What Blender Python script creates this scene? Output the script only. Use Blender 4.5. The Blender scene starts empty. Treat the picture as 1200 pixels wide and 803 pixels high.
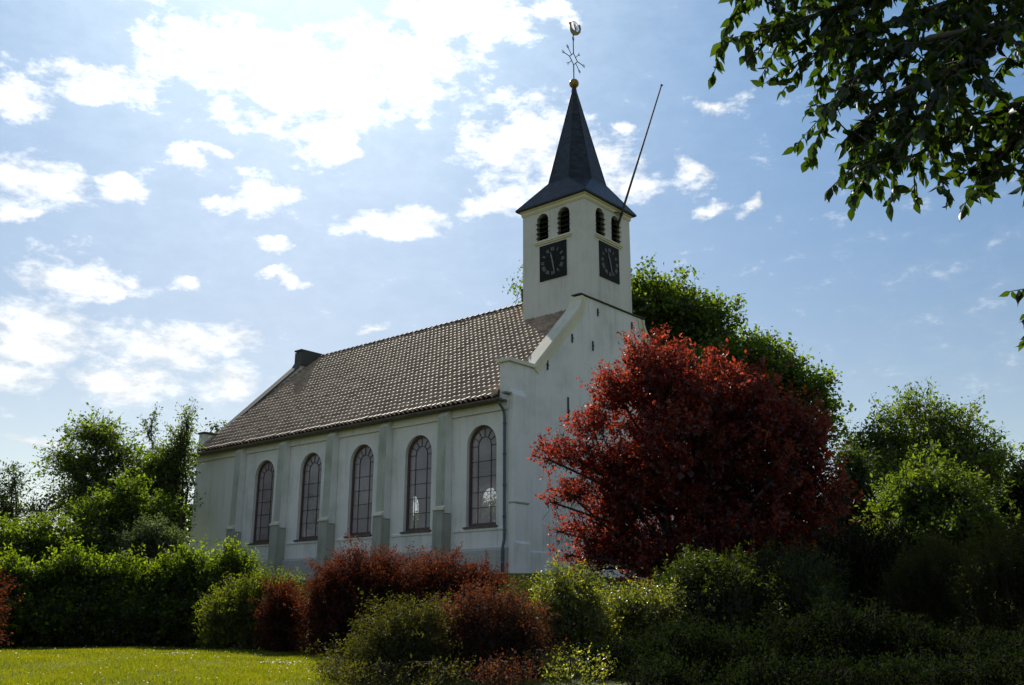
import bpy, bmesh, math, random
import numpy as np
from mathutils import Vector, Matrix, noise as mnoise

# ------------------------------------------------------------------ camera, sky, sun, exposure
S = bpy.context.scene
COL = S.collection
CAM = np.array([22.412, -26.055, -1.173])
YAW, PITCH, ROLL, FPX = 0.7074, 0.2730, 0.002, 1138.26      # FPX: focal length in pixels of a 1200 wide picture
cd = bpy.data.cameras.new('camera')
cd.sensor_width = 36.0
cd.lens = 36.0 * FPX / 1200.0
cd.clip_start = 0.1
cd.clip_end = 8000
cam = bpy.data.objects.new('camera', cd)
COL.objects.link(cam)
FW = np.array([-math.sin(YAW) * math.cos(PITCH), math.cos(YAW) * math.cos(PITCH), math.sin(PITCH)])
RT = np.array([math.cos(YAW), math.sin(YAW), 0.0])
UP = np.cross(RT, FW)
RT, UP = RT * math.cos(ROLL) + UP * math.sin(ROLL), UP * math.cos(ROLL) - RT * math.sin(ROLL)
M = Matrix(((RT[0], UP[0], -FW[0], CAM[0]), (RT[1], UP[1], -FW[1], CAM[1]), (RT[2], UP[2], -FW[2], CAM[2]), (0, 0, 0, 1)))
cam.matrix_world = M
S.camera = cam

SUN_EL, SUN_AZ = math.radians(39.0), math.atan2(-0.81, 0.58)     # azimuth from +Y, clockwise positive
SUN = np.array([math.sin(SUN_AZ) * math.cos(SUN_EL), math.cos(SUN_AZ) * math.cos(SUN_EL), math.sin(SUN_EL)])
sd = bpy.data.lights.new('sun', 'SUN')
sd.energy = 5.0
sd.angle = math.radians(0.5)
sd.color = (1.0, 0.93, 0.82)
so = bpy.data.objects.new('sun', sd)
COL.objects.link(so)
so.rotation_euler = Vector(SUN).to_track_quat('Z', 'Y').to_euler()
so.location = (0, 0, 60)

S.view_settings.view_transform = 'Standard'
S.view_settings.look = 'None'
S.view_settings.gamma = 1.0
S.view_settings.use_curve_mapping = False
S.view_settings.exposure = 0.30
SKY_STRENGTH = 0.077


def ray(px, py):
    v = FW * FPX + RT * (px - 600) - UP * (py - 401.5)
    return v / np.linalg.norm(v)


def at(px, py, d):
    """the point in the place that lies d metres (level distance) from the camera in this direction"""
    v = ray(px, py)
    return CAM + v * d / math.hypot(v[0], v[1])


class NT:
    """small helper for node trees"""
    def __init__(self, tree):
        self.t = tree
        self.n = tree.nodes
        self.l = tree.links

    def node(self, typ, **kw):
        nd = self.n.new(typ)
        for k, v in kw.items():
            setattr(nd, k, v)
        return nd

    def put(self, sock, v):
        if isinstance(v, bpy.types.NodeSocket):
            self.l.new(v, sock)
        elif v is not None:
            sock.default_value = v

    def math(self, op, a, b=None, c=None, clamp=False):
        nd = self.node('ShaderNodeMath', operation=op, use_clamp=clamp)
        for i, v in enumerate((a, b, c)):
            if v is not None:
                self.put(nd.inputs[i], v)
        return nd.outputs[0]

    def vmath(self, op, a, b=None, out=0):
        nd = self.node('ShaderNodeVectorMath', operation=op)
        self.put(nd.inputs[0], a)
        if b is not None:
            self.put(nd.inputs[1], b)
        return nd.outputs[out]

    def mix(self, f, a, b, typ='MIX'):
        nd = self.node('ShaderNodeMix', data_type='RGBA', blend_type=typ)
        self.put(nd.inputs[0], f)
        self.put(nd.inputs[6], a)
        self.put(nd.inputs[7], b)
        return nd.outputs[2]

    def ramp(self, f, lo, hi, smooth=True):
        nd = self.node('ShaderNodeMapRange', interpolation_type='SMOOTHSTEP' if smooth else 'LINEAR')
        self.put(nd.inputs[0], f)
        nd.inputs[1].default_value = lo
        nd.inputs[2].default_value = hi
        return nd.outputs[0]

    def noise(self, vec, scale, detail=5, rough=0.55, dist=0.0):
        nd = self.node('ShaderNodeTexNoise')
        self.put(nd.inputs['Vector'], vec)
        nd.inputs['Scale'].default_value = scale
        nd.inputs['Detail'].default_value = detail
        nd.inputs['Roughness'].default_value = rough
        nd.inputs['Distortion'].default_value = dist
        return nd


def build_sky():
    w = bpy.data.worlds.new('World')
    S.world = w
    w.use_nodes = True
    T = NT(w.node_tree)
    T.n.clear()
    out = T.node('ShaderNodeOutputWorld')
    bg = T.node('ShaderNodeBackground')
    bg.inputs['Strength'].default_value = SKY_STRENGTH
    T.l.new(bg.outputs[0], out.inputs[0])
    sky = T.node('ShaderNodeTexSky', sky_type='NISHITA')
    sky.sun_disc = False
    sky.sun_elevation = SUN_EL
    sky.sun_rotation = SUN_AZ
    sky.altitude = 0
    sky.air_density = 1.0
    sky.dust_density = 0.42
    sky.ozone_density = 1.0
    co = T.node('ShaderNodeTexCoord')
    dirv = T.vmath('NORMALIZE', co.outputs['Generated'])
    sep = T.node('ShaderNodeSeparateXYZ')
    T.l.new(dirv, sep.inputs[0])
    u = T.math('ARCTAN2', sep.outputs[0], sep.outputs[1])
    v = T.math('ARCSINE', sep.outputs[2])
    uv = T.node('ShaderNodeCombineXYZ')
    T.l.new(u, uv.inputs[0])
    T.l.new(v, uv.inputs[1])
    st = T.vmath('MULTIPLY', uv.outputs[0], (1.0, 1.9, 1.0))
    nz = T.noise(st, 9.0, 9, 0.58, 0.25)
    warp = T.vmath('MULTIPLY', T.vmath('SUBTRACT', nz.outputs['Color'], (0.5, 0.5, 0.5)), (0.12, 0.075, 0.0))
    p = T.vmath('ADD', uv.outputs[0], warp)
    # clouds: (picture x, y, half width, half height) turned into compass direction and elevation
    blobs = [(350, 95, 150, 80), (250, 60, 110, 60), (455, 85, 120, 70), (545, 25, 110, 45), (610, 165, 85, 60), (640, 10, 40, 18),
             (115, 100, 90, 24), (20, 110, 45, 22), (40, 210, 75, 45), (125, 222, 50, 24), (14, 257, 28, 14), (214, 190, 30, 22),
             (256, 184, 34, 14), (310, 232, 55, 28), (262, 244, 28, 14), (465, 262, 66, 20), (340, 283, 26, 11), (330, 318, 24, 11),
             (358, 328, 24, 9), (206, 328, 20, 10), (70, 318, 70, 24), (135, 328, 45, 18), (40, 385, 100, 55), (20, 440, 70, 34),
             (185, 412, 80, 34), (280, 394, 58, 26), (428, 382, 20, 12), (150, 445, 60, 24), (275, 452, 60, 30), (590, 240, 60, 26),
             (680, 195, 66, 50), (735, 215, 36, 32), (808, 208, 28, 18), (856, 118, 26, 13), (886, 234, 20, 12), (832, 240, 22, 9),
             (722, 152, 16, 12), (20, 507, 40, 9), (390, 160, 60, 44), (-120, 250, 90, 60), (-150, 420, 120, 50), (-200, 60, 120, 60)]
    mx = None
    for (x, y, a, b) in blobs:
        r0, r1, r2 = ray(x, y), ray(x + a, y), ray(x, y - b)
        az = [math.atan2(r[0], r[1]) for r in (r0, r1)]
        el = [math.asin(r[2]) for r in (r0, r2)]
        da, de = max(abs(az[1] - az[0]), .01), max(abs(el[1] - el[0]), .006)
        q = T.vmath('SUBTRACT', p, (az[0], el[0], 0))
        q = T.vmath('MULTIPLY', q, (1 / da, 1 / de, 0))
        ln = T.vmath('LENGTH', q, out=1)
        f = T.math('SUBTRACT', 1.0, ln)
        mx = f if mx is None else T.math('MAXIMUM', mx, f)
    nf = T.noise(st, 24.0, 12, 0.64, 0.15)
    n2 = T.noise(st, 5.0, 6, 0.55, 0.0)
    # unseen clouds outside the framed sky, scattered by noise, cover raised to brighten walls
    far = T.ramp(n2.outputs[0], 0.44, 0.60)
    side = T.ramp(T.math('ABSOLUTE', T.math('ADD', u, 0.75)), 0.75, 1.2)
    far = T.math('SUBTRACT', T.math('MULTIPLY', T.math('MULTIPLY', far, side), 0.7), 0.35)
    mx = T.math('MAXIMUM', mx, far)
    fld = T.math('ADD', T.math('MAXIMUM', mx, -0.5), T.math('MULTIPLY', T.math('SUBTRACT', nf.outputs[0], 0.5), 2.6))
    mask = T.ramp(fld, -0.28, 1.0)
    veil = T.ramp(fld, -0.75, 0.4)
    dens = T.math('MAXIMUM', mask, T.math('MULTIPLY', veil, 0.07))
    up = T.ramp(sep.outputs[2], -0.02, 0.03)
    dens = T.math('MULTIPLY', dens, up)
    dt = T.node('ShaderNodeVectorMath', operation='DOT_PRODUCT')
    T.l.new(dirv, dt.inputs[0])
    dt.inputs[1].default_value = tuple(SUN)
    ca = T.math('MAXIMUM', dt.outputs['Value'], 0.0)
    fs = T.math('POWER', ca, 16.0)
    dens = T.math('MAXIMUM', dens, T.math('MULTIPLY', T.math('POWER', ca, 12.0), 0.27))   # thin high haze, brightest round the sun
    body = T.ramp(nf.outputs[0], 0.30, 0.70)
    lum = T.math('ADD', T.math('MULTIPLY_ADD', fs, 9.0, 7.9), T.math('MULTIPLY', body, 4.2))
    cc = T.mix(fs, (0.95, 0.98, 1.0, 1), (1.0, 0.98, 0.94, 1))
    cl = T.vmath('SCALE', cc)
    cl.node.inputs['Scale'].default_value = 1.0
    T.l.new(lum, cl.node.inputs['Scale'])
    air = T.mix(T.ramp(sep.outputs[2], 0.12, 0.62), (1.06, 1.0, 0.93, 1), (0.69, 1.02, 1.19, 1))
    cskin = T.mix(1.0, sky.outputs[0], air, 'MULTIPLY')
    fin = T.mix(dens, cskin, cl)
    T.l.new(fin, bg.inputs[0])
    w.cycles.sampling_method = 'MANUAL'
    w.cycles.sample_map_resolution = 1024


build_sky()


# ------------------------------------------------------------------ helpers: objects
def link(name, me, mat, parent=None):
    o = bpy.data.objects.new(name, me)
    COL.objects.link(o)
    mats = mat if isinstance(mat, (list, tuple)) else [mat]
    for m in mats:
        me.materials.append(m)
    if parent is not None:
        o.parent = parent
    return o


def tag(o, label=None, cat=None, group=None, kind=None):
    if label:
        o['label'] = label
    if cat:
        o['category'] = cat
    if group:
        o['group'] = group
    if kind:
        o['kind'] = kind
    return o


def empty(name, loc=(0, 0, 0)):
    o = bpy.data.objects.new(name, None)
    o.empty_display_size = 0.3
    COL.objects.link(o)
    o.location = loc
    return o


class MB:
    """collects polygons and links them as ONE mesh object"""
    def __init__(self):
        self.v = []
        self.f = []
        self.mi = []

    def add(self, vs, fs, mi=0):
        b = len(self.v)
        self.v += [tuple(float(c) for c in p) for p in vs]
        self.f += [[b + i for i in f] for f in fs]
        self.mi += [mi] * len(fs)

    def box(self, x0, x1, y0, y1, z0, z1, mi=0):
        self.add([(x0, y0, z0), (x1, y0, z0), (x1, y1, z0), (x0, y1, z0), (x0, y0, z1), (x1, y0, z1), (x1, y1, z1), (x0, y1, z1)],
                 [(0, 3, 2, 1), (4, 5, 6, 7), (0, 1, 5, 4), (1, 2, 6, 5), (2, 3, 7, 6), (3, 0, 4, 7)], mi)

    def prism(self, poly, axis, a, b, mi=0):
        """extrude a 2D outline along an axis (0: outline is y,z; 1: outline is x,z; 2: outline is x,y) from a to b"""
        def mk(p, t):
            return (t, p[0], p[1]) if axis == 0 else ((p[0], t, p[1]) if axis == 1 else (p[0], p[1], t))
        n = len(poly)
        self.add([mk(p, a) for p in poly] + [mk(p, b) for p in poly],
                 [list(range(n))[::-1], list(range(n, 2 * n))] + [[i, (i + 1) % n, n + (i + 1) % n, n + i] for i in range(n)], mi)

    def tube(self, pts, radii, seg=8, cap=True, mi=0):
        pts = [np.array(p, float) for p in pts]
        if not isinstance(radii, (list, tuple, np.ndarray)):
            radii = [radii] * len(pts)
        rings = []
        ref = None
        for i, p in enumerate(pts):
            a = pts[max(i - 1, 0)]
            b = pts[min(i + 1, len(pts) - 1)]
            t = b - a
            t = t / (np.linalg.norm(t) + 1e-9)
            if ref is None:
                ref = np.array([0, 0, 1.0]) if abs(t[2]) < .9 else np.array([1.0, 0, 0])
            s = np.cross(t, ref)
            s /= np.linalg.norm(s) + 1e-9
            ref = np.cross(s, t)
            rings.append([p + radii[i] * (s * math.cos(2 * math.pi * k / seg) + ref * math.sin(2 * math.pi * k / seg)) for k in range(seg)])
        vs = [q for r in rings for q in r]
        fs = []
        for i in range(len(pts) - 1):
            for k in range(seg):
                k2 = (k + 1) % seg
                fs.append((i * seg + k, i * seg + k2, (i + 1) * seg + k2, (i + 1) * seg + k))
        if cap:
            fs.append(list(range(seg)))
            fs.append([(len(pts) - 1) * seg + k for k in range(seg)][::-1])
        self.add(vs, fs, mi)

    def sphere(self, c, r, seg=20, rings=12, mi=0, sz=1.0):
        vs = [(c[0], c[1], c[2] + r * sz)]
        for i in range(1, rings):
            th = math.pi * i / rings
            for k in range(seg):
                ph = 2 * math.pi * k / seg
                vs.append((c[0] + r * math.sin(th) * math.cos(ph), c[1] + r * math.sin(th) * math.sin(ph), c[2] + r * sz * math.cos(th)))
        vs.append((c[0], c[1], c[2] - r * sz))
        fs = [(0, 1 + k, 1 + (k + 1) % seg) for k in range(seg)]
        for i in range(rings - 2):
            for k in range(seg):
                a = 1 + i * seg
                fs.append((a + k, a + seg + k, a + seg + (k + 1) % seg, a + (k + 1) % seg))
        a = 1 + (rings - 2) * seg
        fs += [(a + k, len(vs) - 1, a + (k + 1) % seg) for k in range(seg)]
        self.add(vs, fs, mi)

    def build(self, name, mat, parent=None, smooth=False, fix=True, bevel=0.0):
        me = bpy.data.meshes.new(name)
        me.from_pydata(self.v, [], self.f)
        me.polygons.foreach_set('material_index', self.mi)
        if fix:
            bm = bmesh.new()
            bm.from_mesh(me)
            bmesh.ops.recalc_face_normals(bm, faces=bm.faces)
            bm.to_mesh(me)
            bm.free()
        if smooth:
            me.polygons.foreach_set('use_smooth', [True] * len(me.polygons))
        me.update()
        o = link(name, me, mat, parent)
        if bevel:
            b = o.modifiers.new('bevel', 'BEVEL')
            b.width = bevel
            b.segments = 2
            b.limit_method = 'ANGLE'
        return o


def arch_pts(uc, w, zs, zt, n=14):
    """outline of an arched opening from its lower left corner over the arch to its lower right corner"""
    r = w / 2
    sp = zt - r
    pts = [(uc - r, zs)]
    for i in range(n + 1):
        a = math.pi * (1 - i / n)
        pts.append((uc + r * math.cos(a), sp + r * math.sin(a)))
    pts.append((uc + r, zs))
    return pts


def pierced_wall(mb, fn, u0, u1, z0, z1, ops, th, mi=0, reveal_mi=None, back=True):
    """fn(u, depth, z) -> point.  ops: list of (centre, width, sill z, top z) arched openings, sorted by u"""
    rm = mi if reveal_mi is None else reveal_mi
    for dep in ((0, th) if back else (0,)):
        cur = u0
        for (uc, w, zs, zt) in ops:
            L = uc - w / 2
            R = uc + w / 2
            mb.add([fn(cur, dep, z0), fn(L, dep, z0), fn(L, dep, z1), fn(cur, dep, z1)], [(0, 1, 2, 3)], mi)
            mb.add([fn(L, dep, z0), fn(R, dep, z0), fn(R, dep, zs), fn(L, dep, zs)], [(0, 1, 2, 3)], mi)
            ap = arch_pts(uc, w, zs, zt)[1:-1]
            for a, b in zip(ap[:-1], ap[1:]):
                mb.add([fn(a[0], dep, a[1]), fn(b[0], dep, b[1]), fn(b[0], dep, z1), fn(a[0], dep, z1)], [(0, 1, 2, 3)], mi)
            cur = R
        mb.add([fn(cur, dep, z0), fn(u1, dep, z0), fn(u1, dep, z1), fn(cur, dep, z1)], [(0, 1, 2, 3)], mi)
    for (uc, w, zs, zt) in ops:
        ap = arch_pts(uc, w, zs, zt)
        ap = ap + [ap[0]]
        for a, b in zip(ap[:-1], ap[1:]):
            mb.add([fn(a[0], 0, a[1]), fn(b[0], 0, b[1]), fn(b[0], th, b[1]), fn(a[0], th, a[1])], [(0, 1, 2, 3)], rm)


# ------------------------------------------------------------------ materials
def new_mat(name):
    m = bpy.data.materials.new(name)
    m.use_nodes = True
    T = NT(m.node_tree)
    bs = T.n['Principled BSDF']
    return m, T, bs


def plain(name, col, rough=0.6, var=0.15, scale=6.0, spec=0.5, metal=0.0, bump=0.0, bscale=40.0):
    m, T, bs = new_mat(name)
    co = T.node('ShaderNodeTexCoord').outputs['Object']
    n = T.noise(co, scale, 6, 0.6)
    lo = tuple(c * (1 - var) for c in col) + (1,)
    hi = tuple(min(1, c * (1 + var)) for c in col) + (1,)
    T.l.new(T.mix(T.ramp(n.outputs[0], .3, .7), lo, hi), bs.inputs['Base Color'])
    bs.inputs['Roughness'].default_value = rough
    bs.inputs['Specular IOR Level'].default_value = spec
    bs.inputs['Metallic'].default_value = metal
    if bump:
        b = T.node('ShaderNodeBump')
        b.inputs['Strength'].default_value = bump
        b.inputs['Distance'].default_value = 0.02
        T.l.new(T.noise(co, bscale, 6, 0.65).outputs[0], b.inputs['Height'])
        T.l.new(b.outputs[0], bs.inputs['Normal'])
    return m


def plaster(name, base, stain, amount=0.5, streak=True, scale=1.0, brick=True):
    """limewashed wall: weather stains and rain streaks that belong to the surface itself, faint brick courses under the wash"""
    m, T, bs = new_mat(name)
    co = T.node('ShaderNodeTexCoord').outputs['Object']
    big = T.noise(co, 0.55 * scale, 7, 0.62).outputs[0]
    sm = T.noise(co, 7.0 * scale, 6, 0.6).outputs[0]
    st = T.noise(T.vmath('MULTIPLY', co, (3.2, 3.2, 0.22)), 1.6 * scale, 6, 0.6).outputs[0]
    f = T.math('ADD', T.math('MULTIPLY', T.ramp(big, .42, .72), .55), T.math('MULTIPLY', T.ramp(st, .5, .78), .6 if streak else 0.0))
    f = T.math('MULTIPLY', f, amount, clamp=True)
    c = T.mix(f, base + (1,), stain + (1,))
    c = T.mix(T.math('MULTIPLY', T.ramp(sm, .35, .75), .14), c, tuple(x * .72 for x in base) + (1,))
    T.l.new(c, bs.inputs['Base Color'])
    bs.inputs['Roughness'].default_value = 0.85
    bs.inputs['Specular IOR Level'].default_value = 0.25
    b = T.node('ShaderNodeBump')
    b.inputs['Strength'].default_value = 0.35
    b.inputs['Distance'].default_value = 0.012
    h = T.noise(co, 22.0, 7, 0.65).outputs[0]
    if brick:
        sp = T.node('ShaderNodeSeparateXYZ')
        T.l.new(co, sp.inputs[0])
        cm = T.node('ShaderNodeCombineXYZ')
        T.l.new(T.math('ADD', sp.outputs[0], sp.outputs[1]), cm.inputs[0])
        T.l.new(sp.outputs[2], cm.inputs[1])
        bt = T.node('ShaderNodeTexBrick')
        T.l.new(cm.outputs[0], bt.inputs['Vector'])
        bt.inputs['Scale'].default_value = 1.0
        bt.inputs['Brick Width'].default_value = 0.22
        bt.inputs['Row Height'].default_value = 0.065
        bt.inputs['Mortar Size'].default_value = 0.008
        bt.inputs['Mortar Smooth'].default_value = 0.6
        h = T.math('SUBTRACT', h, T.math('MULTIPLY', bt.outputs['Fac'], 0.35))
    T.l.new(h, b.inputs['Height'])
    T.l.new(b.outputs[0], bs.inputs['Normal'])
    return m


def leaf_mat(name, cols, trans=(1.25, 1.45, .5), tmix=0.5, gloss=0.04, rough=0.5, refl=0.38):
    """cols: three leaf colours, one picked per leaf. Light passes through the leaf as in life."""
    m, T, bs = new_mat(name)
    T.n.remove(bs)
    out = T.n['Material Output']
    g = T.node('ShaderNodeNewGeometry')
    cr = T.node('ShaderNodeValToRGB')
    cr.color_ramp.elements[0].color = cols[0] + (1,)
    cr.color_ramp.elements[0].position = 0.15
    cr.color_ramp.elements[1].color = cols[2] + (1,)
    cr.color_ramp.elements[1].position = 0.95
    e = cr.color_ramp.elements.new(0.6)
    e.color = cols[1] + (1,)
    co = T.node('ShaderNodeTexCoord').outputs['Object']
    nz = T.noise(co, 0.9, 4, 0.6).outputs[0]
    f = T.math('MULTIPLY_ADD', g.outputs['Random Per Island'], .55, T.math('MULTIPLY_ADD', nz, .9, -.2), clamp=True)
    T.l.new(f, cr.inputs[0])
    d = T.node('ShaderNodeBsdfDiffuse')
    T.l.new(T.mix(1.0, cr.outputs[0], (refl, refl, refl, 1), 'MULTIPLY'), d.inputs[0])
    t = T.node('ShaderNodeBsdfTranslucent')
    T.l.new(T.mix(1.0, cr.outputs[0], tuple(trans) + (1,), 'MULTIPLY'), t.inputs[0])
    mx = T.node('ShaderNodeMixShader')
    mx.inputs[0].default_value = tmix
    T.l.new(d.outputs[0], mx.inputs[1])
    T.l.new(t.outputs[0], mx.inputs[2])
    gl = T.node('ShaderNodeBsdfGlossy')
    gl.inputs['Roughness'].default_value = rough
    gl.inputs[0].default_value = (0.9, 0.92, 0.95, 1)
    m2 = T.node('ShaderNodeMixShader')
    m2.inputs[0].default_value = gloss
    T.l.new(mx.outputs[0], m2.inputs[1])
    T.l.new(gl.outputs[0], m2.inputs[2])
    T.l.new(m2.outputs[0], out.inputs[0])
    return m


XL, WID, HY, XC, TH = -20.2, 13.54, 6.77, -1.85, 1.71       # west end, width, ridge line, tower centre, tower half width
EY, EZ, RZ = -0.35, 6.40, 12.57                             # eave edge and ridge height
MAT = {}
MAT['wall'] = plaster('white_limewash', (0.77, 0.75, 0.72), (0.40, 0.42, 0.37), 0.85)
MAT['tower'] = plaster('white_limewash_tower', (0.68, 0.65, 0.60), (0.42, 0.41, 0.36), 0.8)
MAT['plinth'] = plaster('grey_cement', (0.44, 0.43, 0.40), (0.22, 0.24, 0.19), 0.8)
MAT['buttress'] = plaster('algae_stained_render', (0.46, 0.47, 0.41), (0.19, 0.20, 0.12), 1.0, scale=1.3)
MAT['buttress_low'] = plaster('dark_algae_render', (0.37, 0.37, 0.32), (0.17, 0.18, 0.12), 1.0, scale=1.3)
MAT['cream'] = plaster('cream_paint', (0.72, 0.66, 0.48), (0.45, 0.41, 0.27), 0.6, brick=False)
MAT['coping'] = plaster('cream_coping', (0.70, 0.66, 0.54), (0.36, 0.35, 0.24), 0.7, brick=False)
MAT['old_coping'] = plaster('grey_coping', (0.085, 0.09, 0.08), (0.05, 0.055, 0.045), 0.8, brick=False)
MAT['iron'] = plain('black_iron', (0.02, 0.022, 0.024), 0.5)
MAT['lead'] = plain('lead_sheet', (0.20, 0.22, 0.24), 0.55, 0.25, 3.0)
MAT['pipe'] = plain('bluish_grey_pipe', (0.055, 0.085, 0.10), 0.45)
MAT['gutter'] = plain('dark_gutter_wood', (0.12, 0.10, 0.075), 0.6, 0.3)
MAT['frame'] = plain('reddish_brown_frame', (0.085, 0.045, 0.035), 0.5, 0.25)
MAT['bars'] = plain('dark_glazing_bar', (0.045, 0.03, 0.028), 0.5)
MAT['ridge'] = plain('sooty_ridge_tile', (0.075, 0.06, 0.05), .7, .3, 3)
MAT['sill'] = plain('dark_stone_sill', (0.10, 0.085, 0.075), 0.7, 0.3, 9)
MAT['dial'] = plain('black_dial', (0.012, 0.013, 0.014), 0.7, spec=.2)
MAT['numeral'] = plain('weathered_grey_numeral', (0.19, 0.185, 0.165), 0.6)
MAT['louvre'] = plain('black_louvre_board', (0.013, 0.015, 0.014), 0.7, spec=.2)
MAT['gold'] = plain('tarnished_gilt', (0.30, 0.17, 0.03), 0.45, 0.2, 8.0, metal=0.35)
MAT['pole'] = plain('varnished_pole', (0.085, 0.07, 0.055), 0.6, 0.2, spec=.25)
MAT['bark'] = plain('bark', (0.07, 0.055, 0.04), 0.9, 0.4, 9, bump=0.6, bscale=14)
MAT['dark_bark'] = plain('dark_bark', (0.025, 0.02, 0.018), 0.9, 0.4, 9, bump=0.6, bscale=14)
MAT['stem'] = plain('brown_twig', (0.06, 0.042, 0.03), 0.85, 0.3, 9)
MAT['inner'] = plain('indoor_plaster', (0.5, 0.48, 0.44), 0.9, 0.1)


def tile_mat():
    m, T, bs = new_mat('weathered_pantile')
    co = T.node('ShaderNodeTexCoord').outputs['Object']
    a = T.noise(co, 1.1, 6, 0.6).outputs[0]
    b = T.noise(co, 5.5, 4, 0.7).outputs[0]
    f = T.math('ADD', T.math('MULTIPLY', a, .6), T.math('MULTIPLY', b, .5))
    cr = T.node('ShaderNodeValToRGB')
    cr.color_ramp.elements[0].position = .35
    cr.color_ramp.elements[0].color = (0.22, 0.158, 0.112, 1)
    cr.color_ramp.elements[1].position = .75
    cr.color_ramp.elements[1].color = (0.50, 0.375, 0.27, 1)
    T.l.new(f, cr.inputs[0])
    sp = T.node('ShaderNodeSeparateXYZ')     # every tile fired and weathered a little differently
    T.l.new(co, sp.inputs[0])
    cm = T.node('ShaderNodeCombineXYZ')
    T.l.new(T.math('FLOOR', T.math('DIVIDE', T.math('ADD', sp.outputs[0], -XL - .45), (-XL - .9) / 75)), cm.inputs[0])
    T.l.new(T.math('FLOOR', T.math('MULTIPLY', T.math('SUBTRACT', sp.outputs[2], EZ), 27 / (RZ - EZ))), cm.inputs[1])
    wn = T.node('ShaderNodeTexWhiteNoise')
    T.l.new(cm.outputs[0], wn.inputs['Vector'])
    vr = T.math('MULTIPLY_ADD', wn.outputs['Value'], .40, .80)
    lich = T.ramp(T.noise(co, 16.0, 5, .7).outputs[0], .60, .72)
    lich = T.math('MULTIPLY', lich, T.ramp(T.noise(co, .7, 4, .6).outputs[0], .42, .62))
    tc = T.vmath('SCALE', T.mix(T.math('MULTIPLY', lich, .6), cr.outputs[0], (0.30, 0.30, 0.20, 1)))
    T.l.new(vr, tc.node.inputs['Scale'])
    T.l.new(tc, bs.inputs['Base Color'])
    bs.inputs['Roughness'].default_value = .6
    bs.inputs['Specular IOR Level'].default_value = .22
    return m


def slate_mat():
    m, T, bs = new_mat('dark_blue_slate')
    co = T.node('ShaderNodeTexCoord').outputs['UV']
    bt = T.node('ShaderNodeTexBrick')
    T.l.new(co, bt.inputs['Vector'])
    bt.inputs['Scale'].default_value = 1.0
    bt.inputs['Brick Width'].default_value = 0.22
    bt.inputs['Row Height'].default_value = 0.15
    bt.inputs['Mortar Size'].default_value = 0.008
    bt.inputs['Color1'].default_value = (0.008, 0.010, 0.015, 1)
    bt.inputs['Color2'].default_value = (0.030, 0.037, 0.048, 1)
    bt.inputs['Mortar'].default_value = (0.01, 0.011, 0.013, 1)
    T.l.new(bt.outputs['Color'], bs.inputs['Base Color'])
    bs.inputs['Roughness'].default_value = 0.42
    bs.inputs['Specular IOR Level'].default_value = 0.32
    b = T.node('ShaderNodeBump')
    b.inputs['Strength'].default_value = 0.6
    b.inputs['Distance'].default_value = 0.015
    sp = T.node('ShaderNodeSeparateXYZ')
    T.l.new(co, sp.inputs[0])
    saw = T.math('FRACT', T.math('DIVIDE', sp.outputs[1], 0.15))
    bw = T.node('ShaderNodeSeparateColor')
    T.l.new(bt.outputs['Color'], bw.inputs[0])
    hh = T.math('ADD', T.math('MULTIPLY', saw, -0.8), T.math('MULTIPLY', bw.outputs[0], 8.0))
    T.l.new(T.math('SUBTRACT', hh, bt.outputs['Fac']), b.inputs['Height'])
    T.l.new(b.outputs[0], bs.inputs['Normal'])
    return m


def glass_mat(name='old_window_glass', dust=0.45):
    m, T, bs = new_mat(name)
    T.n.remove(bs)
    out = T.n['Material Output']
    tr = T.node('ShaderNodeBsdfTransparent')
    tr.inputs[0].default_value = (0.95, 0.94, 0.94, 1)
    df = T.node('ShaderNodeBsdfDiffuse')
    df.inputs[0].default_value = (0.56, 0.48, 0.50, 1)
    gl = T.node('ShaderNodeBsdfGlossy')
    gl.inputs['Roughness'].default_value = 0.03
    co = T.node('ShaderNodeTexCoord').outputs['Object']
    b = T.node('ShaderNodeBump')
    b.inputs['Strength'].default_value = 0.08
    b.inputs['Distance'].default_value = 0.02
    T.l.new(T.noise(co, 3.0, 3, .5).outputs[0], b.inputs['Height'])
    T.l.new(b.outputs[0], gl.inputs['Normal'])
    m1 = T.node('ShaderNodeMixShader')
    T.l.new(T.math('MULTIPLY_ADD', T.ramp(T.noise(co, .7, 3, .5).outputs[0], .3, .7), .16, dust - .08), m1.inputs[0])
    T.l.new(tr.outputs[0], m1.inputs[1])
    T.l.new(df.outputs[0], m1.inputs[2])
    fr = T.node('ShaderNodeFresnel')
    ge = T.node('ShaderNodeNewGeometry')     # a thin sheet: the same from both sides
    T.l.new(T.math('MULTIPLY_ADD', ge.outputs['Backfacing'], 1 / 1.5 - 1.5, 1.5), fr.inputs[0])
    m2 = T.node('ShaderNodeMixShader')
    T.l.new(fr.outputs[0], m2.inputs[0])
    T.l.new(m1.outputs[0], m2.inputs[1])
    T.l.new(gl.outputs[0], m2.inputs[2])
    T.l.new(m2.outputs[0], out.inputs[0])
    return m


MAT['tile'] = tile_mat()
MAT['slate'] = slate_mat()
MAT['glass'] = glass_mat()
MAT['clear_glass'] = glass_mat('clear_window_glass', 0.12)

# ------------------------------------------------------------------ ground
def sst(x, a, b):
    t = np.clip((x - a) / (b - a), 0, 1)
    return t * t * (3 - 2 * t)


def ground_z(x, y):
    x = np.asarray(x, float)
    y = np.asarray(y, float)
    dx = np.maximum(np.maximum(-20.2 - x, x - 0.0), 0)
    dy = np.maximum(np.maximum(0 - y, y - 13.54), 0)
    dc = np.hypot(dx, dy)
    z = 0.05 - 2.05 * sst(dc, 3.0, 9.5) - 0.75 * sst(dc, 17, 33) - 0.6 * sst(dc, 40, 120)
    return z + 0.05 * np.sin(x * .35 + 1.3) * np.cos(y * .41) + 0.02 * np.sin(x * 1.3) * np.sin(y * 1.1)


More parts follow.
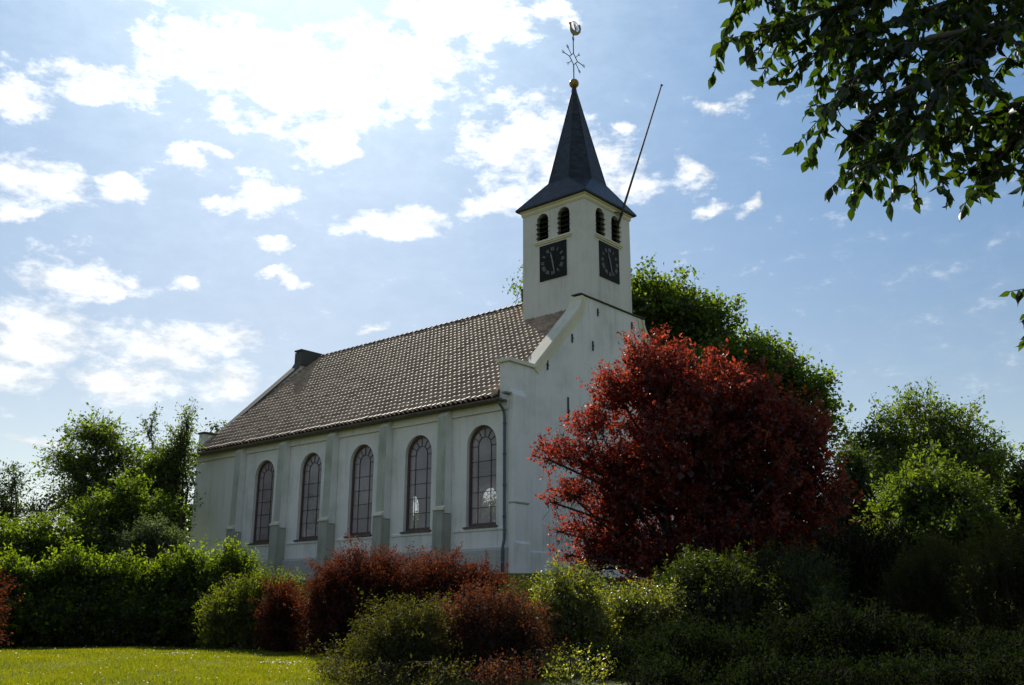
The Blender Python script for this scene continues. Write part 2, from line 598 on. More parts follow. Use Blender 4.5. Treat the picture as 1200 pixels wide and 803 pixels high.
def ground_mat():
    m, T, bs = new_mat('lawn_and_soil')
    co = T.node('ShaderNodeTexCoord').outputs['Object']
    a = T.noise(co, 0.8, 7, .6).outputs[0]
    b = T.noise(co, 14.0, 8, .7).outputs[0]
    c = T.mix(T.ramp(b, .3, .7), (0.05, 0.06, 0.008, 1), (0.12, 0.14, 0.014, 1))
    c = T.mix(T.math('MULTIPLY', T.ramp(a, .45, .7), .5), c, (0.11, 0.13, 0.03, 1))
    T.l.new(c, bs.inputs['Base Color'])
    bs.inputs['Roughness'].default_value = .9
    bs.inputs['Specular IOR Level'].default_value = .2
    bm_ = T.node('ShaderNodeBump')
    bm_.inputs['Strength'].default_value = .8
    bm_.inputs['Distance'].default_value = .05
    T.l.new(T.noise(co, 30.0, 6, .7).outputs[0], bm_.inputs['Height'])
    T.l.new(bm_.outputs[0], bs.inputs['Normal'])
    return m


def build_ground():
    n = 150
    t = np.linspace(-1, 1, n)
    g = 45 * t + 3000 * np.sign(t) * np.abs(t) ** 7
    X, Y = np.meshgrid(g + 5, g - 8, indexing='ij')
    Z = ground_z(X, Y)
    V = np.stack([X, Y, Z], -1).reshape(-1, 3)
    idx = np.arange(n * n).reshape(n, n)
    F = np.stack([idx[:-1, :-1], idx[1:, :-1], idx[1:, 1:], idx[:-1, 1:]], -1).reshape(-1, 4)
    o = np_mesh('ground', V, F, ground_mat(), smooth=True)
    tag(o, kind='structure')


def np_mesh(name, V, F, mat, parent=None, smooth=False):
    V = np.asarray(V, np.float32)
    F = np.asarray(F, np.int32)
    k = F.shape[1]
    me = bpy.data.meshes.new(name)
    me.vertices.add(len(V))
    me.vertices.foreach_set('co', V.ravel())
    me.loops.add(F.size)
    me.loops.foreach_set('vertex_index', F.ravel())
    me.polygons.add(len(F))
    me.polygons.foreach_set('loop_start', np.arange(len(F), dtype=np.int32) * k)
    try:
        me.polygons.foreach_set('loop_total', np.full(len(F), k, np.int32))
    except Exception:
        pass
    if smooth:
        me.polygons.foreach_set('use_smooth', np.ones(len(F), bool))
    me.update(calc_edges=True)
    return link(name, me, mat, parent)


build_ground()

# ------------------------------------------------------------------ the church
SL = (RZ - EZ) / (HY - EY)


def roof_z(y):
    return EZ + SL * (min(y, 2 * HY - y) - EY)


church = empty('church', (XL / 2, HY, 0.0))
tag(church, 'white plastered church with grey pantile roof, five arched windows and slate spired tower', 'church')
inv = Matrix.Translation((-XL / 2, -HY, 0.0))


def part(mb, name, mat, parent=None, **kw):
    """a part of the church: built in place, then hung under the church empty"""
    o = mb.build(name, mat, None, **kw)
    o.parent = parent if parent is not None else church
    if parent is None:
        o.matrix_parent_inverse = inv
    return o


WX = [-1.32 - 3.3 * k for k in range(5)]
W_W, W_S, W_T = 1.46, 1.85, 5.54
BX = [-3.04 - 3.3 * k for k in range(5)]

mb = MB()
ops = sorted([(x, W_W, W_S, W_T) for x in WX])
NX = [-2.9, -6.2, -9.5, -12.8, -18.75]      # windows of the far side, glimpsed through the near ones
opn = sorted([(x, W_W, W_S, W_T) for x in NX])
pierced_wall(mb, lambda u, d, z: (u, d, z), XL + .45, -.45, -.4, 6.33, ops, .5)
part(mb, 'side_wall', MAT['wall'], fix=False)
mb = MB()
pierced_wall(mb, lambda u, d, z: (u, WID - d, z), XL + .45, -.45, -.4, 6.33, opn, .5)
part(mb, 'side_wall', MAT['wall'], fix=False)

mb = MB()                                   # moulding under the eave, one length per bay
edges = [XL + .02] + sorted(BX) + [-.02]
for a, b in zip(edges[:-1], edges[1:]):
    a2 = a + (.24 if a in BX else 0)
    b2 = b - (.24 if b in BX else 0)
    mb.box(a2, b2, -.055, -.002, 6.02, 6.325)
    mb.box(a2, b2, -.085, -.057, 5.96, 6.04)
part(mb, 'eave_moulding', MAT['wall'])

mb = MB()                                   # ledge at sill height and cement plinth
for a, b in zip(edges[:-1], edges[1:]):
    a2 = a + (.24 if a in BX else 0)
    b2 = b - (.24 if b in BX else 0)
    mb.prism([(-.003, 1.68), (-.05, 1.70), (-.05, 1.76), (-.003, 1.82)], 0, a2 + .12, b2 - .06)
part(mb, 'sill_ledge', MAT['wall'])
mb = MB()
for a, b in zip(edges[:-1], edges[1:]):
    a2 = a + (.26 if a in BX else 0)
    b2 = b - (.26 if b in BX else 0)
    mb.prism([(-.003, -.4), (-.14, -.4), (-.14, .99), (-.003, 1.09)], 0, a2, b2)
part(mb, 'plinth', MAT['plinth'])

for x in BX:
    mb = MB()
    mb.prism([(-.003, 2.4), (-.36, 2.4), (-.33, 6.05), (-.10, 6.33), (-.003, 6.33)], 0, x - .235, x + .235)
    b = part(mb, 'buttress', [MAT['buttress'], MAT['wall']], bevel=.015)
    for pl_ in b.data.polygons:
        pl_.material_index = 1 if abs(pl_.normal.x) > .9 or pl_.normal.z > .3 else 0
    mb = MB()
    mb.prism([(-.003, -.4), (-.53, -.4), (-.47, 2.50), (-.362, 2.50), (-.362, 2.38), (-.003, 2.38)], 0, x - .25, x + .25)
    o = mb.build('buttress_foot', MAT['buttress_low'], b, bevel=.015)
    mb = MB()
    mb.prism([(-.363, 2.502), (-.52, 2.502), (-.52, 2.55), (-.363, 2.68)], 0, x - .28, x + .28)
    o = mb.build('buttress_cap', MAT['coping'], b)


def make_window(x, y0, sgn):
    """arched window standing in a wall whose outer face is y0; sgn=+1 when the inside lies towards +y"""
    def P(u, d, z):
        return (x + u, y0 + sgn * d, z)
    r = W_W / 2 - .004
    zt = W_T - .004
    mb = MB()

    def ring(r0, r1, zb, d0, d1):
        """arched band between half widths r0 < r1, standing on zb"""
        zc = W_T - W_W / 2
        n = 18
        o_, i_ = [(-r1, zb)], [(-r0, zb)]
        for k in range(n + 1):
            a = math.pi * (1 - k / n)
            o_.append((r1 * math.cos(a), zc + r1 * math.sin(a)))
            i_.append((r0 * math.cos(a), zc + r0 * math.sin(a)))
        o_.append((r1, zb))
        i_.append((r0, zb))
        for k in range(len(o_) - 1):
            vs = [P(o_[k][0], d0, o_[k][1]), P(o_[k + 1][0], d0, o_[k + 1][1]), P(i_[k + 1][0], d0, i_[k + 1][1]), P(i_[k][0], d0, i_[k][1]),
                  P(o_[k][0], d1, o_[k][1]), P(o_[k + 1][0], d1, o_[k + 1][1]), P(i_[k + 1][0], d1, i_[k + 1][1]), P(i_[k][0], d1, i_[k][1])]
            mb.add(vs, [(0, 1, 2, 3), (4, 7, 6, 5), (0, 4, 5, 1), (3, 2, 6, 7)])
    ring(r - .095, r, W_S + .003, .14, .24)
    mb.add([P(-r + .095, .14, W_S + .003), P(r - .095, .14, W_S + .003), P(r - .095, .14, W_S + .14), P(-r + .095, .14, W_S + .14),
            P(-r + .095, .24, W_S + .003), P(r - .095, .24, W_S + .003), P(r - .095, .24, W_S + .14), P(-r + .095, .24, W_S + .14)],
           [(0, 1, 2, 3), (4, 7, 6, 5), (3, 2, 6, 7)])
    win = part(mb, 'window', MAT['frame'], fix=False)
    # glass
    mb = MB()
    ap = arch_pts(0, 2 * (r - .09), W_S + .10, zt - .09, 18)
    ids = list(range(len(ap)))
    mb.add([P(u, .195, z) for u, z in ap], [ids[::-1] if sgn > 0 else ids])
    mb.build('pane', MAT['glass' if sgn > 0 else 'clear_glass'], win, fix=False)
    # glazing bars
    mb = MB()
    ri = r - .095
    zc = W_T - W_W / 2
    rin = ri * .50
    bw = .010

    def bar(p, q, w=bw):
        p, q = np.array(p), np.array(q)
        t = (q - p) / (np.linalg.norm(q - p) + 1e-9)
        nn = np.array([-t[1], t[0]]) * w
        vs = []
        for dd in (.168, .19):
            for c in (p - nn, q - nn, q + nn, p + nn):
                vs.append(P(c[0], dd, c[1]))
        mb.add(vs, [(0, 1, 2, 3), (4, 7, 6, 5), (0, 4, 5, 1), (1, 5, 6, 2), (2, 6, 7, 3), (3, 7, 4, 0)])
    for s in (-1, 1):
        bar((s * rin, W_S + .14), (s * rin, zc))
    arc = [(rin * math.cos(math.pi * k / 12), zc + rin * math.sin(math.pi * k / 12)) for k in range(13)]
    for a, b in zip(arc[:-1], arc[1:]):
        bar(a, b)
    for k in range(1, 6):
        if k == 3:
            continue
        a = math.pi * k / 6
        bar((rin * math.cos(a), zc + rin * math.sin(a)), (ri * math.cos(a), zc + ri * math.sin(a)))
    bar((0, zc + rin), (0, zc + ri))
    for s in (-1, 1):
        bar((s * rin, zc - .02), (s * ri, zc - .02))
    for k in range(1, 5):
        z = W_S + .14 + (zc - .02 - W_S - .14) * k / 5
        bar((-ri, z), (ri, z), .008)
    mb.build('glazing_bar', MAT['bars'], win)
    mb = MB()
    if sgn > 0:
        mb.prism([(y0 - .10, 1.80), (y0 + .135, 1.80), (y0 + .135, 1.895), (y0 - .10, 1.855)], 0, x - r - .08, x + r + .08)
    else:
        mb.prism([(y0 + .10, 1.80), (y0 - .135, 1.80), (y0 - .135, 1.895), (y0 + .10, 1.855)], 0, x - r + .002, x + r - .002)
    mb.build('sill', MAT['sill'], win)


for x in WX:
    make_window(x, 0.0, 1)
for x in NX:
    make_window(x, WID, -1)

# gable walls
def gable_outline(sh, y1, pts, top):
    """south half outline (y,z) mirrored about the ridge line"""
    half = [(0, sh), (y1, sh)] + pts + [(pts[-1][0], top)]
    return [(0, -.4)] + half + [(2 * HY - p[0], p[1]) for p in half[::-1]] + [(WID, -.4)]


E_PTS = [(4.22, 10.62), (4.44, 10.90), (4.58, 11.18)]
mb = MB()
mb.prism(gable_outline(7.74, 1.46, E_PTS, 11.44), 0, -.45, 0)
part(mb, 'front_gable', MAT['wall'])
W_PTS = [(5.35, 11.72), (5.55, 12.05)]
mb = MB()
mb.prism(gable_outline(7.36, .90, W_PTS, 12.70), 0, XL, XL + .45)
part(mb, 'rear_gable', MAT['wall'])


def sweep_coping(mb, path, x0, x1, th):
    """a slab of thickness th lying on the outline path (y,z), from x0 to x1"""
    P_ = [np.array(p, float) for p in path]
    nrm = []
    for i in range(len(P_)):
        a = P_[max(i - 1, 0)]
        b = P_[min(i + 1, len(P_) - 1)]
        t = (b - a) / np.linalg.norm(b - a)
        n = np.array([-t[1], t[0]])
        if 0 < i < len(P_) - 1:
            t1 = (P_[i] - a) / np.linalg.norm(P_[i] - a)
            n1 = np.array([-t1[1], t1[0]])
            n = n / max(.5, n @ n1)
        nrm.append(n)
    lo = [p + n * .004 for p, n in zip(P_, nrm)]
    hi = [p + n * th for p, n in zip(P_, nrm)]
    n = len(P_)
    vs = []
    for x in (x0, x1):
        vs += [(x, *p) for p in lo] + [(x, *p) for p in hi]
    fs = []
    for i in range(n - 1):
        fs += [(i, i + 1, n + i + 1, n + i), (2 * n + i, 3 * n + i, 3 * n + i + 1, 2 * n + i + 1),
               (n + i, n + i + 1, 3 * n + i + 1, 3 * n + i), (i, 2 * n + i, 2 * n + i + 1, i + 1)]
    fs += [(0, n, 3 * n, 2 * n), (n - 1, 3 * n - 1, 4 * n - 1, 2 * n - 1)]
    mb.add(vs, fs)


mb = MB()
pathE = [(-.10, 7.74), (1.46, 7.74)] + E_PTS + [(4.58, 11.40)]
sweep_coping(mb, pathE, -.55, .10, .15)
part(mb, 'gable_coping', MAT['coping'], bevel=.012)
mb = MB()
sweep_coping(mb, [(2 * HY - p[0], p[1]) for p in pathE[::-1]], -.55, .10, .15)
part(mb, 'gable_coping', MAT['coping'], bevel=.012)
mb = MB()                                    # band of cream paint under the rake, standing proud of the wall
pp = [(1.40, 7.735), (4.20, 10.60), (4.56, 11.16), (4.56, 11.40)]
qq = [(4.86, 11.40), (4.80, 11.02), (4.42, 10.40), (1.66, 7.58)]
mb.prism(pp + qq, 0, .003, .035)
part(mb, 'rake_band', MAT['cream'])
mb = MB()
mb.prism([(2 * HY - p[0], p[1]) for p in (pp + qq)], 0, .003, .035)
part(mb, 'rake_band', MAT['cream'])
mb = MB()
mb.box(-.42, .085, 4.38, 2 * HY - 4.38, 11.455, 11.50)
part(mb, 'top_coping', MAT['old_coping'], bevel=.01)
mb = MB()
pathW = [(-.08, 7.36), (.90, 7.36)] + W_PTS + [(5.55, 12.66)]
sweep_coping(mb, pathW, XL - .05, XL + .55, .09)
part(mb, 'gable_coping', MAT['old_coping'], bevel=.01)
mb = MB()
sweep_coping(mb, [(2 * HY - p[0], p[1]) for p in pathW[::-1]], XL - .05, XL + .55, .09)
mb.box(XL - .06, XL + .56, 5.42, 2 * HY - 5.42, 12.705, 12.80)
part(mb, 'gable_coping', MAT['old_coping'], bevel=.01)
mb = MB()                                    # dark inner face of the rear gable peak, above the tiles
mb.box(XL + .455, XL + .56, 5.50, 2 * HY - 5.50, 11.9, 12.70)
part(mb, 'peak_block', MAT['old_coping'])

# corner piers and plinth of the front gable
for ya, yb in ((0.0, .75), (WID - .75, WID)):
    mb = MB()
    mb.prism([(.003, 2.60), (.24, 2.60), (.22, 6.48), (.003, 6.76)], 1, ya, yb)
    pr = part(mb, 'corner_pier', MAT['wall'], bevel=.012)
    mb = MB()
    mb.prism([(.003, -.4), (.36, -.4), (.36, 1.20), (.28, 1.27), (.28, 2.58), (.003, 2.58)], 1, ya - .01, yb + .01)
    mb.build('pier_foot', MAT['wall'], pr, bevel=.012)
    mb = MB()
    mb.box(.005, .31, ya - .02, yb + .03, 2.585, 2.64)
    mb.build('pier_ledge', MAT['buttress_low'], pr)
mb = MB()
mb.prism([(.003, -.4), (.12, -.4), (.12, .95), (.003, 1.03)], 1, .765, WID - .765)
part(mb, 'plinth', MAT['wall'])
mb = MB()                                    # lead flashing on the pier head
mb.box(-.10, .12, -.32, .08, 6.50, 6.56)
part(mb, 'flashing', MAT['lead'])

for (y, zt, ln) in ((5.63, 11.12, .32), (8.17, 11.12, .32), (3.83, 9.62, .36), (5.23, 9.62, .40), (2.23, 8.20, .36), (3.5, 6.98, 1.1), (9.71, 9.62, .36), (11.3, 8.2, .36)):
    mb = MB()
    mb.box(.004, .05, y - .03, y + .03, zt - ln, zt)
    mb.box(.05, .075, y - .045, y + .045, zt - ln * .55, zt - ln * .45)
    part(mb, 'wall_anchor', MAT['iron'])


# pantiles
def pantiles(x0, x1, y_of, z_of, slope_len, cols, rows, per_col=8):
    th = np.linspace(0, 1, per_col + 1)[:-1]
    cw = (x1 - x0) / cols
    xs = np.concatenate([x0 + (c + th) * cw for c in range(cols)] + [[x1]])
    ph = ((xs - x0) / cw) % 1.0
    prof = 0.066 * np.sin(2 * np.pi * ph) + 0.026 * np.sin(4 * np.pi * ph + .4)
    ts = []
    hs = []
    for r in range(rows):
        ts += [r / rows, (r + .5) / rows, (r + 1) / rows]
        hs += [.080, .040, 0.0]
    rng = np.random.default_rng(4)
    ts = np.array(ts)
    hs = np.array(hs)
    jit = rng.normal(0, .011, (rows, cols))
    V = np.zeros((len(ts), len(xs), 3))
    ci = np.clip(((xs - x0) / cw).astype(int), 0, cols - 1)
    ca, sa = math.cos(math.atan(SL)), math.sin(math.atan(SL))
    for i, t in enumerate(ts):
        j = jit[i // 3][ci]
        hgt = prof + hs[i] + j
        s = t * slope_len
        sag = -.05 * np.sin(np.pi * (xs - x0) / (x1 - x0)) * math.sin(math.pi * t * .8 + .3)
        V[i, :, 0] = xs + rng.normal(0, .003)
        V[i, :, 1] = EY + s * ca - (hgt + sag) * sa
        V[i, :, 2] = EZ + s * sa + (hgt + sag) * ca
    n, m_ = len(ts), len(xs)
    idx = np.arange(n * m_).reshape(n, m_)
    F = np.stack([idx[:-1, :-1], idx[:-1, 1:], idx[1:, 1:], idx[1:, :-1]], -1).reshape(-1, 4)
    return V.reshape(-1, 3), F


SLEN = math.hypot(HY - EY, RZ - EZ)
V, F = pantiles(XL + .45, -.45, None, None, SLEN, 75, 27)
for flip in (False, True):
    V2 = V.copy()
    F2 = F
    if flip:
        V2[:, 1] = 2 * HY - V2[:, 1]
        F2 = F[:, ::-1]
    o = np_mesh('roof', V2, F2, MAT['tile'])
    o.parent = church
    o.matrix_parent_inverse = inv
mb = MB()                                   # roof boarding below the tiles keeps the attic dark
mb.add([(XL + .45, EY + .12, EZ - .06), (-.45, EY + .12, EZ - .06), (-.45, HY, RZ - .16), (XL + .45, HY, RZ - .16)], [(0, 1, 2, 3)])
mb.add([(XL + .45, 2 * HY - EY - .12, EZ - .06), (-.45, 2 * HY - EY - .12, EZ - .06), (-.45, HY, RZ - .16), (XL + .45, HY, RZ - .16)], [(0, 1, 2, 3)])
part(mb, 'roof_boards', MAT['gutter'])
mb = MB()
mb.box(XL + .46, -.46, .51, WID - .51, 6.9, 7.0)
part(mb, 'ceiling', MAT['inner'])
mb = MB()
nr = 46
for k in range(nr):
    a = XL + .56 + (XC - TH + .1 - XL - .56) * k / nr
    b = XL + .56 + (XC - TH + .1 - XL - .56) * (k + 1) / nr
    prof = [(HY + .17 * math.cos(t), RZ - .03 + .15 * math.sin(t)) for t in np.linspace(-.35, math.pi + .35, 9)]
    mb.prism(prof, 0, a + .004, b)
    prof2 = [(HY + (p[0] - HY) * 1.16, RZ - .03 + (p[1] - RZ + .03) * 1.16) for p in prof]
    mb.prism(prof2, 0, b - .07, b - .006)
part(mb, 'ridge_tile', MAT['ridge'])

# gutter, its brackets and the downpipe
mb = MB()
gp = [(-.46 + .075 * math.cos(t), 6.31 + .085 * math.sin(t)) for t in np.linspace(math.pi, 2 * math.pi, 9)]
mb.prism(gp, 0, XL + .02, -.03)
mb.box(XL + .02, -.03, -.38, -.09, 6.24, 6.30)
part(mb, 'gutter', MAT['gutter'])
mb = MB()
mb.tube([(-.14, -.40, 6.28), (-.14, -.36, 6.12), (-.14, -.13, 5.92), (-.13, -.10, 5.7), (-.12, -.10, 1.35), (-.11, -.18, 1.1), (-.11, -.21, .9), (-.11, -.21, -.3)], .052, 10)
for z in (5.4, 4.3, 3.2, 2.1):
    mb.tube([(-.125, -.10, z), (-.125, -.10, z + .06)], .066, 10)
part(mb, 'downpipe', MAT['pipe'], smooth=True)

# tower
tower_top = 16.22
mb = MB()
L_OPS = [(-.585, .63, 14.64, 15.88), (.585, .63, 14.64, 15.88)]
pierced_wall(mb, lambda u, d, z: (XC + u, HY - TH + d, z), -TH, TH, 8, tower_top, L_OPS, .28, back=False)
pierced_wall(mb, lambda u, d, z: (XC + TH - d, HY + u, z), -TH, TH, 8, tower_top, L_OPS, .28, back=False)
pierced_wall(mb, lambda u, d, z: (XC + u, HY + TH - d, z), -TH, TH, 8, tower_top, L_OPS, .28, back=False)
pierced_wall(mb, lambda u, d, z: (XC - TH + d, HY + u, z), -TH, TH, 8, tower_top, L_OPS, .28, back=False)
part(mb, 'tower_wall', MAT['tower'], fix=False)


def face_fn(k):
    if k == 0:
        return lambda u, d, z: (XC + u, HY - TH - d, z)
    if k == 1:
        return lambda u, d, z: (XC + TH + d, HY + u, z)
    if k == 2:
        return lambda u, d, z: (XC - u, HY + TH + d, z)
    return lambda u, d, z: (XC - TH - d, HY - u, z)


def slab(mb, fn, u0, u1, d0, d1, z0, z1, drop=0.0):
    """box on a tower face; its outer edge may hang lower by drop"""
    vs = [fn(u0, d0, z0), fn(u1, d0, z0), fn(u1, d1, z0 - drop), fn(u0, d1, z0 - drop), fn(u0, d0, z1), fn(u1, d0, z1), fn(u1, d1, z1 - drop), fn(u0, d1, z1 - drop)]
    mb.add(vs, [(0, 3, 2, 1), (4, 5, 6, 7), (0, 1, 5, 4), (1, 2, 6, 5), (2, 3, 7, 6), (3, 0, 4, 7)])


for k in range(4):
    fn = face_fn(k)
    for uc in (-.585, .585):
        mb = MB()
        ap = arch_pts(uc, .62, 14.645, 15.875)
        mb.add([fn(u, -.20, z) for u, z in ap], [list(range(len(ap)))])
        lou = part(mb, 'belfry_louvre', MAT['louvre'], fix=False)
        mb = MB()
        for j in range(5):
            z = 14.74 + j * .225
            w = .335 if j < 4 else .25
            slab(mb, fn, uc - w, uc + w, -.14, .055, z + .10, z + .135, .11)
        mb.build('louvre_board', MAT['louvre'], lou)
    mb = MB()
    slab(mb, fn, -1.0, 1.0, .003, .10, 14.50, 14.56)
    slab(mb, fn, -.97, .97, .003, .06, 14.43, 14.498)
    part(mb, 'louvre_sill', MAT['cream'])

mb = MB()
for (o_, z0, z1) in ((.035, 15.98, 16.03), (.055, 16.032, 16.16), (.11, 16.162, 16.225)):
    mb.box(XC - TH - o_, XC + TH + o_, HY - TH - o_, HY - TH - .002, z0, z1)
    mb.box(XC - TH - o_, XC + TH + o_, HY + TH + .002, HY + TH + o_, z0, z1)
    mb.box(XC + TH + .002, XC + TH + o_, HY - TH - .002, HY + TH + .002, z0, z1)
    mb.box(XC - TH - o_, XC - TH - .002, HY - TH - .002, HY + TH + .002, z0, z1)
part(mb, 'tower_cornice', MAT['cream'])

ROMAN = ['XII', 'I', 'II', 'III', 'IIII', 'V', 'VI', 'VII', 'VIII', 'IX', 'X', 'XI']


def make_clock(fn):
    c = (0.0, 13.52)
    mb = MB()
    slab(mb, fn, -.725, .725, .004, .05, 12.71, 14.33)
    clk = part(mb, 'clock_face', MAT['dial'])

    def seg(p, q, w, d0=.052, d1=.058):
        p, q = np.array(p, float), np.array(q, float)
        t = (q - p) / np.linalg.norm(q - p)
        n = np.array([-t[1], t[0]]) * w / 2
        cs = (p - n, q - n, q + n, p + n)
        mb.add([fn(a[0], d0, a[1]) for a in cs] + [fn(a[0], d1, a[1]) for a in cs],
               [(0, 1, 2, 3), (4, 7, 6, 5), (0, 4, 5, 1), (1, 5, 6, 2), (2, 6, 7, 3), (3, 7, 4, 0)])
    for h in range(12):
        mb = MB()
        a = math.pi / 2 - h * math.pi / 6
        rd = np.array([math.cos(a), math.sin(a)])
        tg = np.array([math.sin(a), -math.cos(a)])
        R0, R1 = .47, .63
        wd = {'I': .05, 'V': .10, 'X': .10}
        tot = sum(wd[ch] for ch in ROMAN[h])
        cur = -tot / 2
        for ch in ROMAN[h]:
            m_ = cur + wd[ch] / 2
            base = np.array(c)
            hw = .04
            dd = (.052, .058)
            if ch == 'I':
                seg(base + rd * R0 + tg * m_, base + rd * R1 + tg * m_, .028, *dd)
            elif ch == 'V':
                seg(base + rd * R0 + tg * m_, base + rd * R1 + tg * (m_ - hw), .028, *dd)
                seg(base + rd * R0 + tg * m_, base + rd * R1 + tg * (m_ + hw), .018, .0525, .0595)
            else:
                seg(base + rd * R0 + tg * (m_ - hw), base + rd * R1 + tg * (m_ + hw), .018, .0525, .0595)
                seg(base + rd * R0 + tg * (m_ + hw), base + rd * R1 + tg * (m_ - hw), .028, *dd)
            cur += wd[ch]
        mb.build('numeral', MAT['numeral'], clk)
    for (mins, ln, w, dep) in ((11.47 * 5, .42, .075, .075), (28.0, .60, .06, .09)):
        mb = MB()
        a = math.pi / 2 - mins / 60 * 2 * math.pi
        rd = np.array([math.cos(a), math.sin(a)])
        seg(np.array(c) - rd * .14, np.array(c) + rd * ln * .72, w, dep - .01, dep)
        seg(np.array(c) + rd * ln * .62, np.array(c) + rd * ln, w * .5, dep - .012, dep - .002)
        mb.build('clock_hand', MAT['numeral'], clk)


make_clock(face_fn(0))
make_clock(face_fn(1))

# spire: eight sided, its foot flaring out to the square eave
def build_spire():
    e, ze = 1.95, 16.29
    A, B, zb = 1.30, .55, 17.45
    zt, rt = 22.45, .11
    octa = [(B, -A), (A, -B), (A, B), (B, A), (-B, A), (-A, B), (-A, -B), (-B, -A)]
    sq = [(e, -e), (e, e), (-e, e), (-e, -e)]
    me = bpy.data.meshes.new('spire')
    bm = bmesh.new()
    uvl = bm.loops.layers.uv.new('UVMap')

    def face(pts):
        vs = [bm.verts.new((XC + p[0], HY + p[1], p[2])) for p in pts]
        f = bm.faces.new(vs)
        P_ = [Vector(v.co) for v in vs]
        ux = (P_[1] - P_[0]).normalized()
        n = ux.cross(P_[2] - P_[0]).normalized()
        uy = n.cross(ux)
        for l in f.loops:
            d_ = Vector(l.vert.co) - P_[0]
            l[uvl].uv = (d_.dot(ux), d_.dot(uy))
        return f
    nst = 7
    for i in range(8):
        a, b = octa[i], octa[(i + 1) % 8]
        ra = math.hypot(*a)
        ta, tb = (a[0] / ra * rt, a[1] / ra * rt), (b[0] / ra * rt, b[1] / ra * rt)
        face([(*a, zb), (*b, zb), (*tb, zt), (*ta, zt)])
        if i % 2 == 0:                       # diagonal side runs down to the eave corner
            c = sq[i // 2]
            face([(*c, ze), (*b, zb), (*a, zb)])
        else:
            c0, c1 = sq[i // 2], sq[(i // 2 + 1) % 4]
            face([(*c0, ze), (*c1, ze), (*b, zb), (*a, zb)])
    # eave edge board and underside
    for k in range(4):
        c0, c1 = sq[k], sq[(k + 1) % 4]
        face([(*c0, ze - .06), (*c1, ze - .06), (*c1, ze), (*c0, ze)])
    face([(*c, ze - .06) for c in sq[::-1]])
    bmesh.ops.recalc_face_normals(bm, faces=bm.faces)
    bm.to_mesh(me)
    bm.free()
    o = link('spire', me, MAT['slate'])
    o.parent = church
    o.matrix_parent_inverse = inv
    mb = MB()                                # lead rolls on the hips
    for i in range(8):
        a = octa[i]
        ra = math.hypot(*a)
        mb.tube([(XC + a[0], HY + a[1], zb), (XC + a[0] / ra * rt, HY + a[1] / ra * rt, zt)], .018, 6)
    for k in range(4):
        c = sq[k]
        for q in (octa[2 * k], octa[2 * k + 1]):
            mb.tube([(XC + c[0], HY + c[1], ze), (XC + q[0], HY + q[1], zb)], .016, 6)
    mb.tube([(XC, HY, 22.30), (XC, HY, 22.42), (XC, HY, 22.70)], [.15, .14, .10], 10)
    mb.build('lead_hip', MAT['iron'], o)


build_spire()
mb = MB()
mb.sphere((XC, HY, 22.88), .23)
part(mb, 'spire_ball', MAT['gold'], smooth=True)


def build_cross():
    mb = MB()

    def P(y, z):
        return (XC, HY + y, z)
    zc, hd = 24.19, .31
    T_, B_, L_, R_ = (0, zc + hd), (0, zc - hd), (-hd, zc), (hd, zc)
    mb.tube([P(0, 23.08), P(*B_)], .026, 8)
    mb.tube([P(*T_), P(0, 25.52)], .024, 8)
    for a, b in ((T_, R_), (R_, B_), (B_, L_), (L_, T_)):
        mb.tube([P(*a), P(*b)], .021, 8)

    def fleur(p, ang, s):
        """three small petals of bent iron at the end of an arm"""
        for da in (-1.0, 0, 1.0):
            r = s * (.16 if da else .18)
            pts = []
            for t in np.linspace(0, 1, 6):
                aa = ang + da * (1.25 - .9 * t)
                pts.append((p[0] + math.cos(aa) * r * t + (0 if da == 0 else math.cos(ang) * r * .25 * t * t),
                            p[1] + math.sin(aa) * r * t + (0 if da == 0 else math.sin(ang) * r * .25 * t * t)))
            mb.tube([P(*q) for q in pts], [.016, .014, .013, .012, .011, .010], 6)
    for s in (-1, 1):
        e = (s * .72, zc)
        mb.tube([P(s * hd, zc), P(*e)], .02, 8)
        fleur(e, 0 if s > 0 else math.pi, 1.0)
    for a in (45, 135, 225, 315):
        an = math.radians(a)
        p0 = (math.cos(an) * hd * .707, zc + math.sin(an) * hd * .707)
        p1 = (math.cos(an) * .56, zc + math.sin(an) * .56)
        mb.tube([P(*p0), P(*p1)], .017, 8)
        fleur(p1, an, .9)
    fleur((0, 25.18), math.pi / 2, 1.0)
    part(mb, 'iron_cross', MAT['iron'])
    # cock: flat cut metal plate 3 cm thick, tail of open ribs
    body = [(-.33, .47), (-.26, .55), (-.19, .58), (-.145, .51), (-.12, .33), (0, .27), (.17, .27), (.32, .31), (.47, .42), (.54, .60), (.46, .76), (.56, .79), (.63, .62),
            (.57, .37), (.37, .14), (.10, -.01), (-.10, .0), (-.22, .11), (-.22, .34), (-.255, .44)]
    mb = MB()
    mb.prism([(HY + y, 25.52 + z) for y, z in body], 0, XC - .02, XC + .02)
    ck = part(mb, 'weathercock', MAT['gold'])
    mb = MB()
    for k in range(7):
        t = k / 6
        a = math.radians(20 + 95 * t)
        p0 = (.14 + .05 * t, 25.52 + .27)
        p1 = (.18 + .36 * math.cos(a), 25.52 + .36 + .42 * math.sin(a))
        mb.tube([(XC, HY + p0[0], p0[1]), (XC, HY + p1[0], p1[1])], .014, 6)
    arc = [(XC, HY + .18 + .36 * math.cos(math.radians(a)), 25.88 + .42 * math.sin(math.radians(a))) for a in range(20, 176, 12)]
    mb.tube(arc, .014, 6)
    arc = [(XC, HY + .17 + .22 * math.cos(math.radians(a)), 25.86 + .26 * math.sin(math.radians(a))) for a in range(20, 170, 12)]
    mb.tube(arc, .012, 6)
    mb.build('tail', MAT['numeral'], ck)


build_cross()

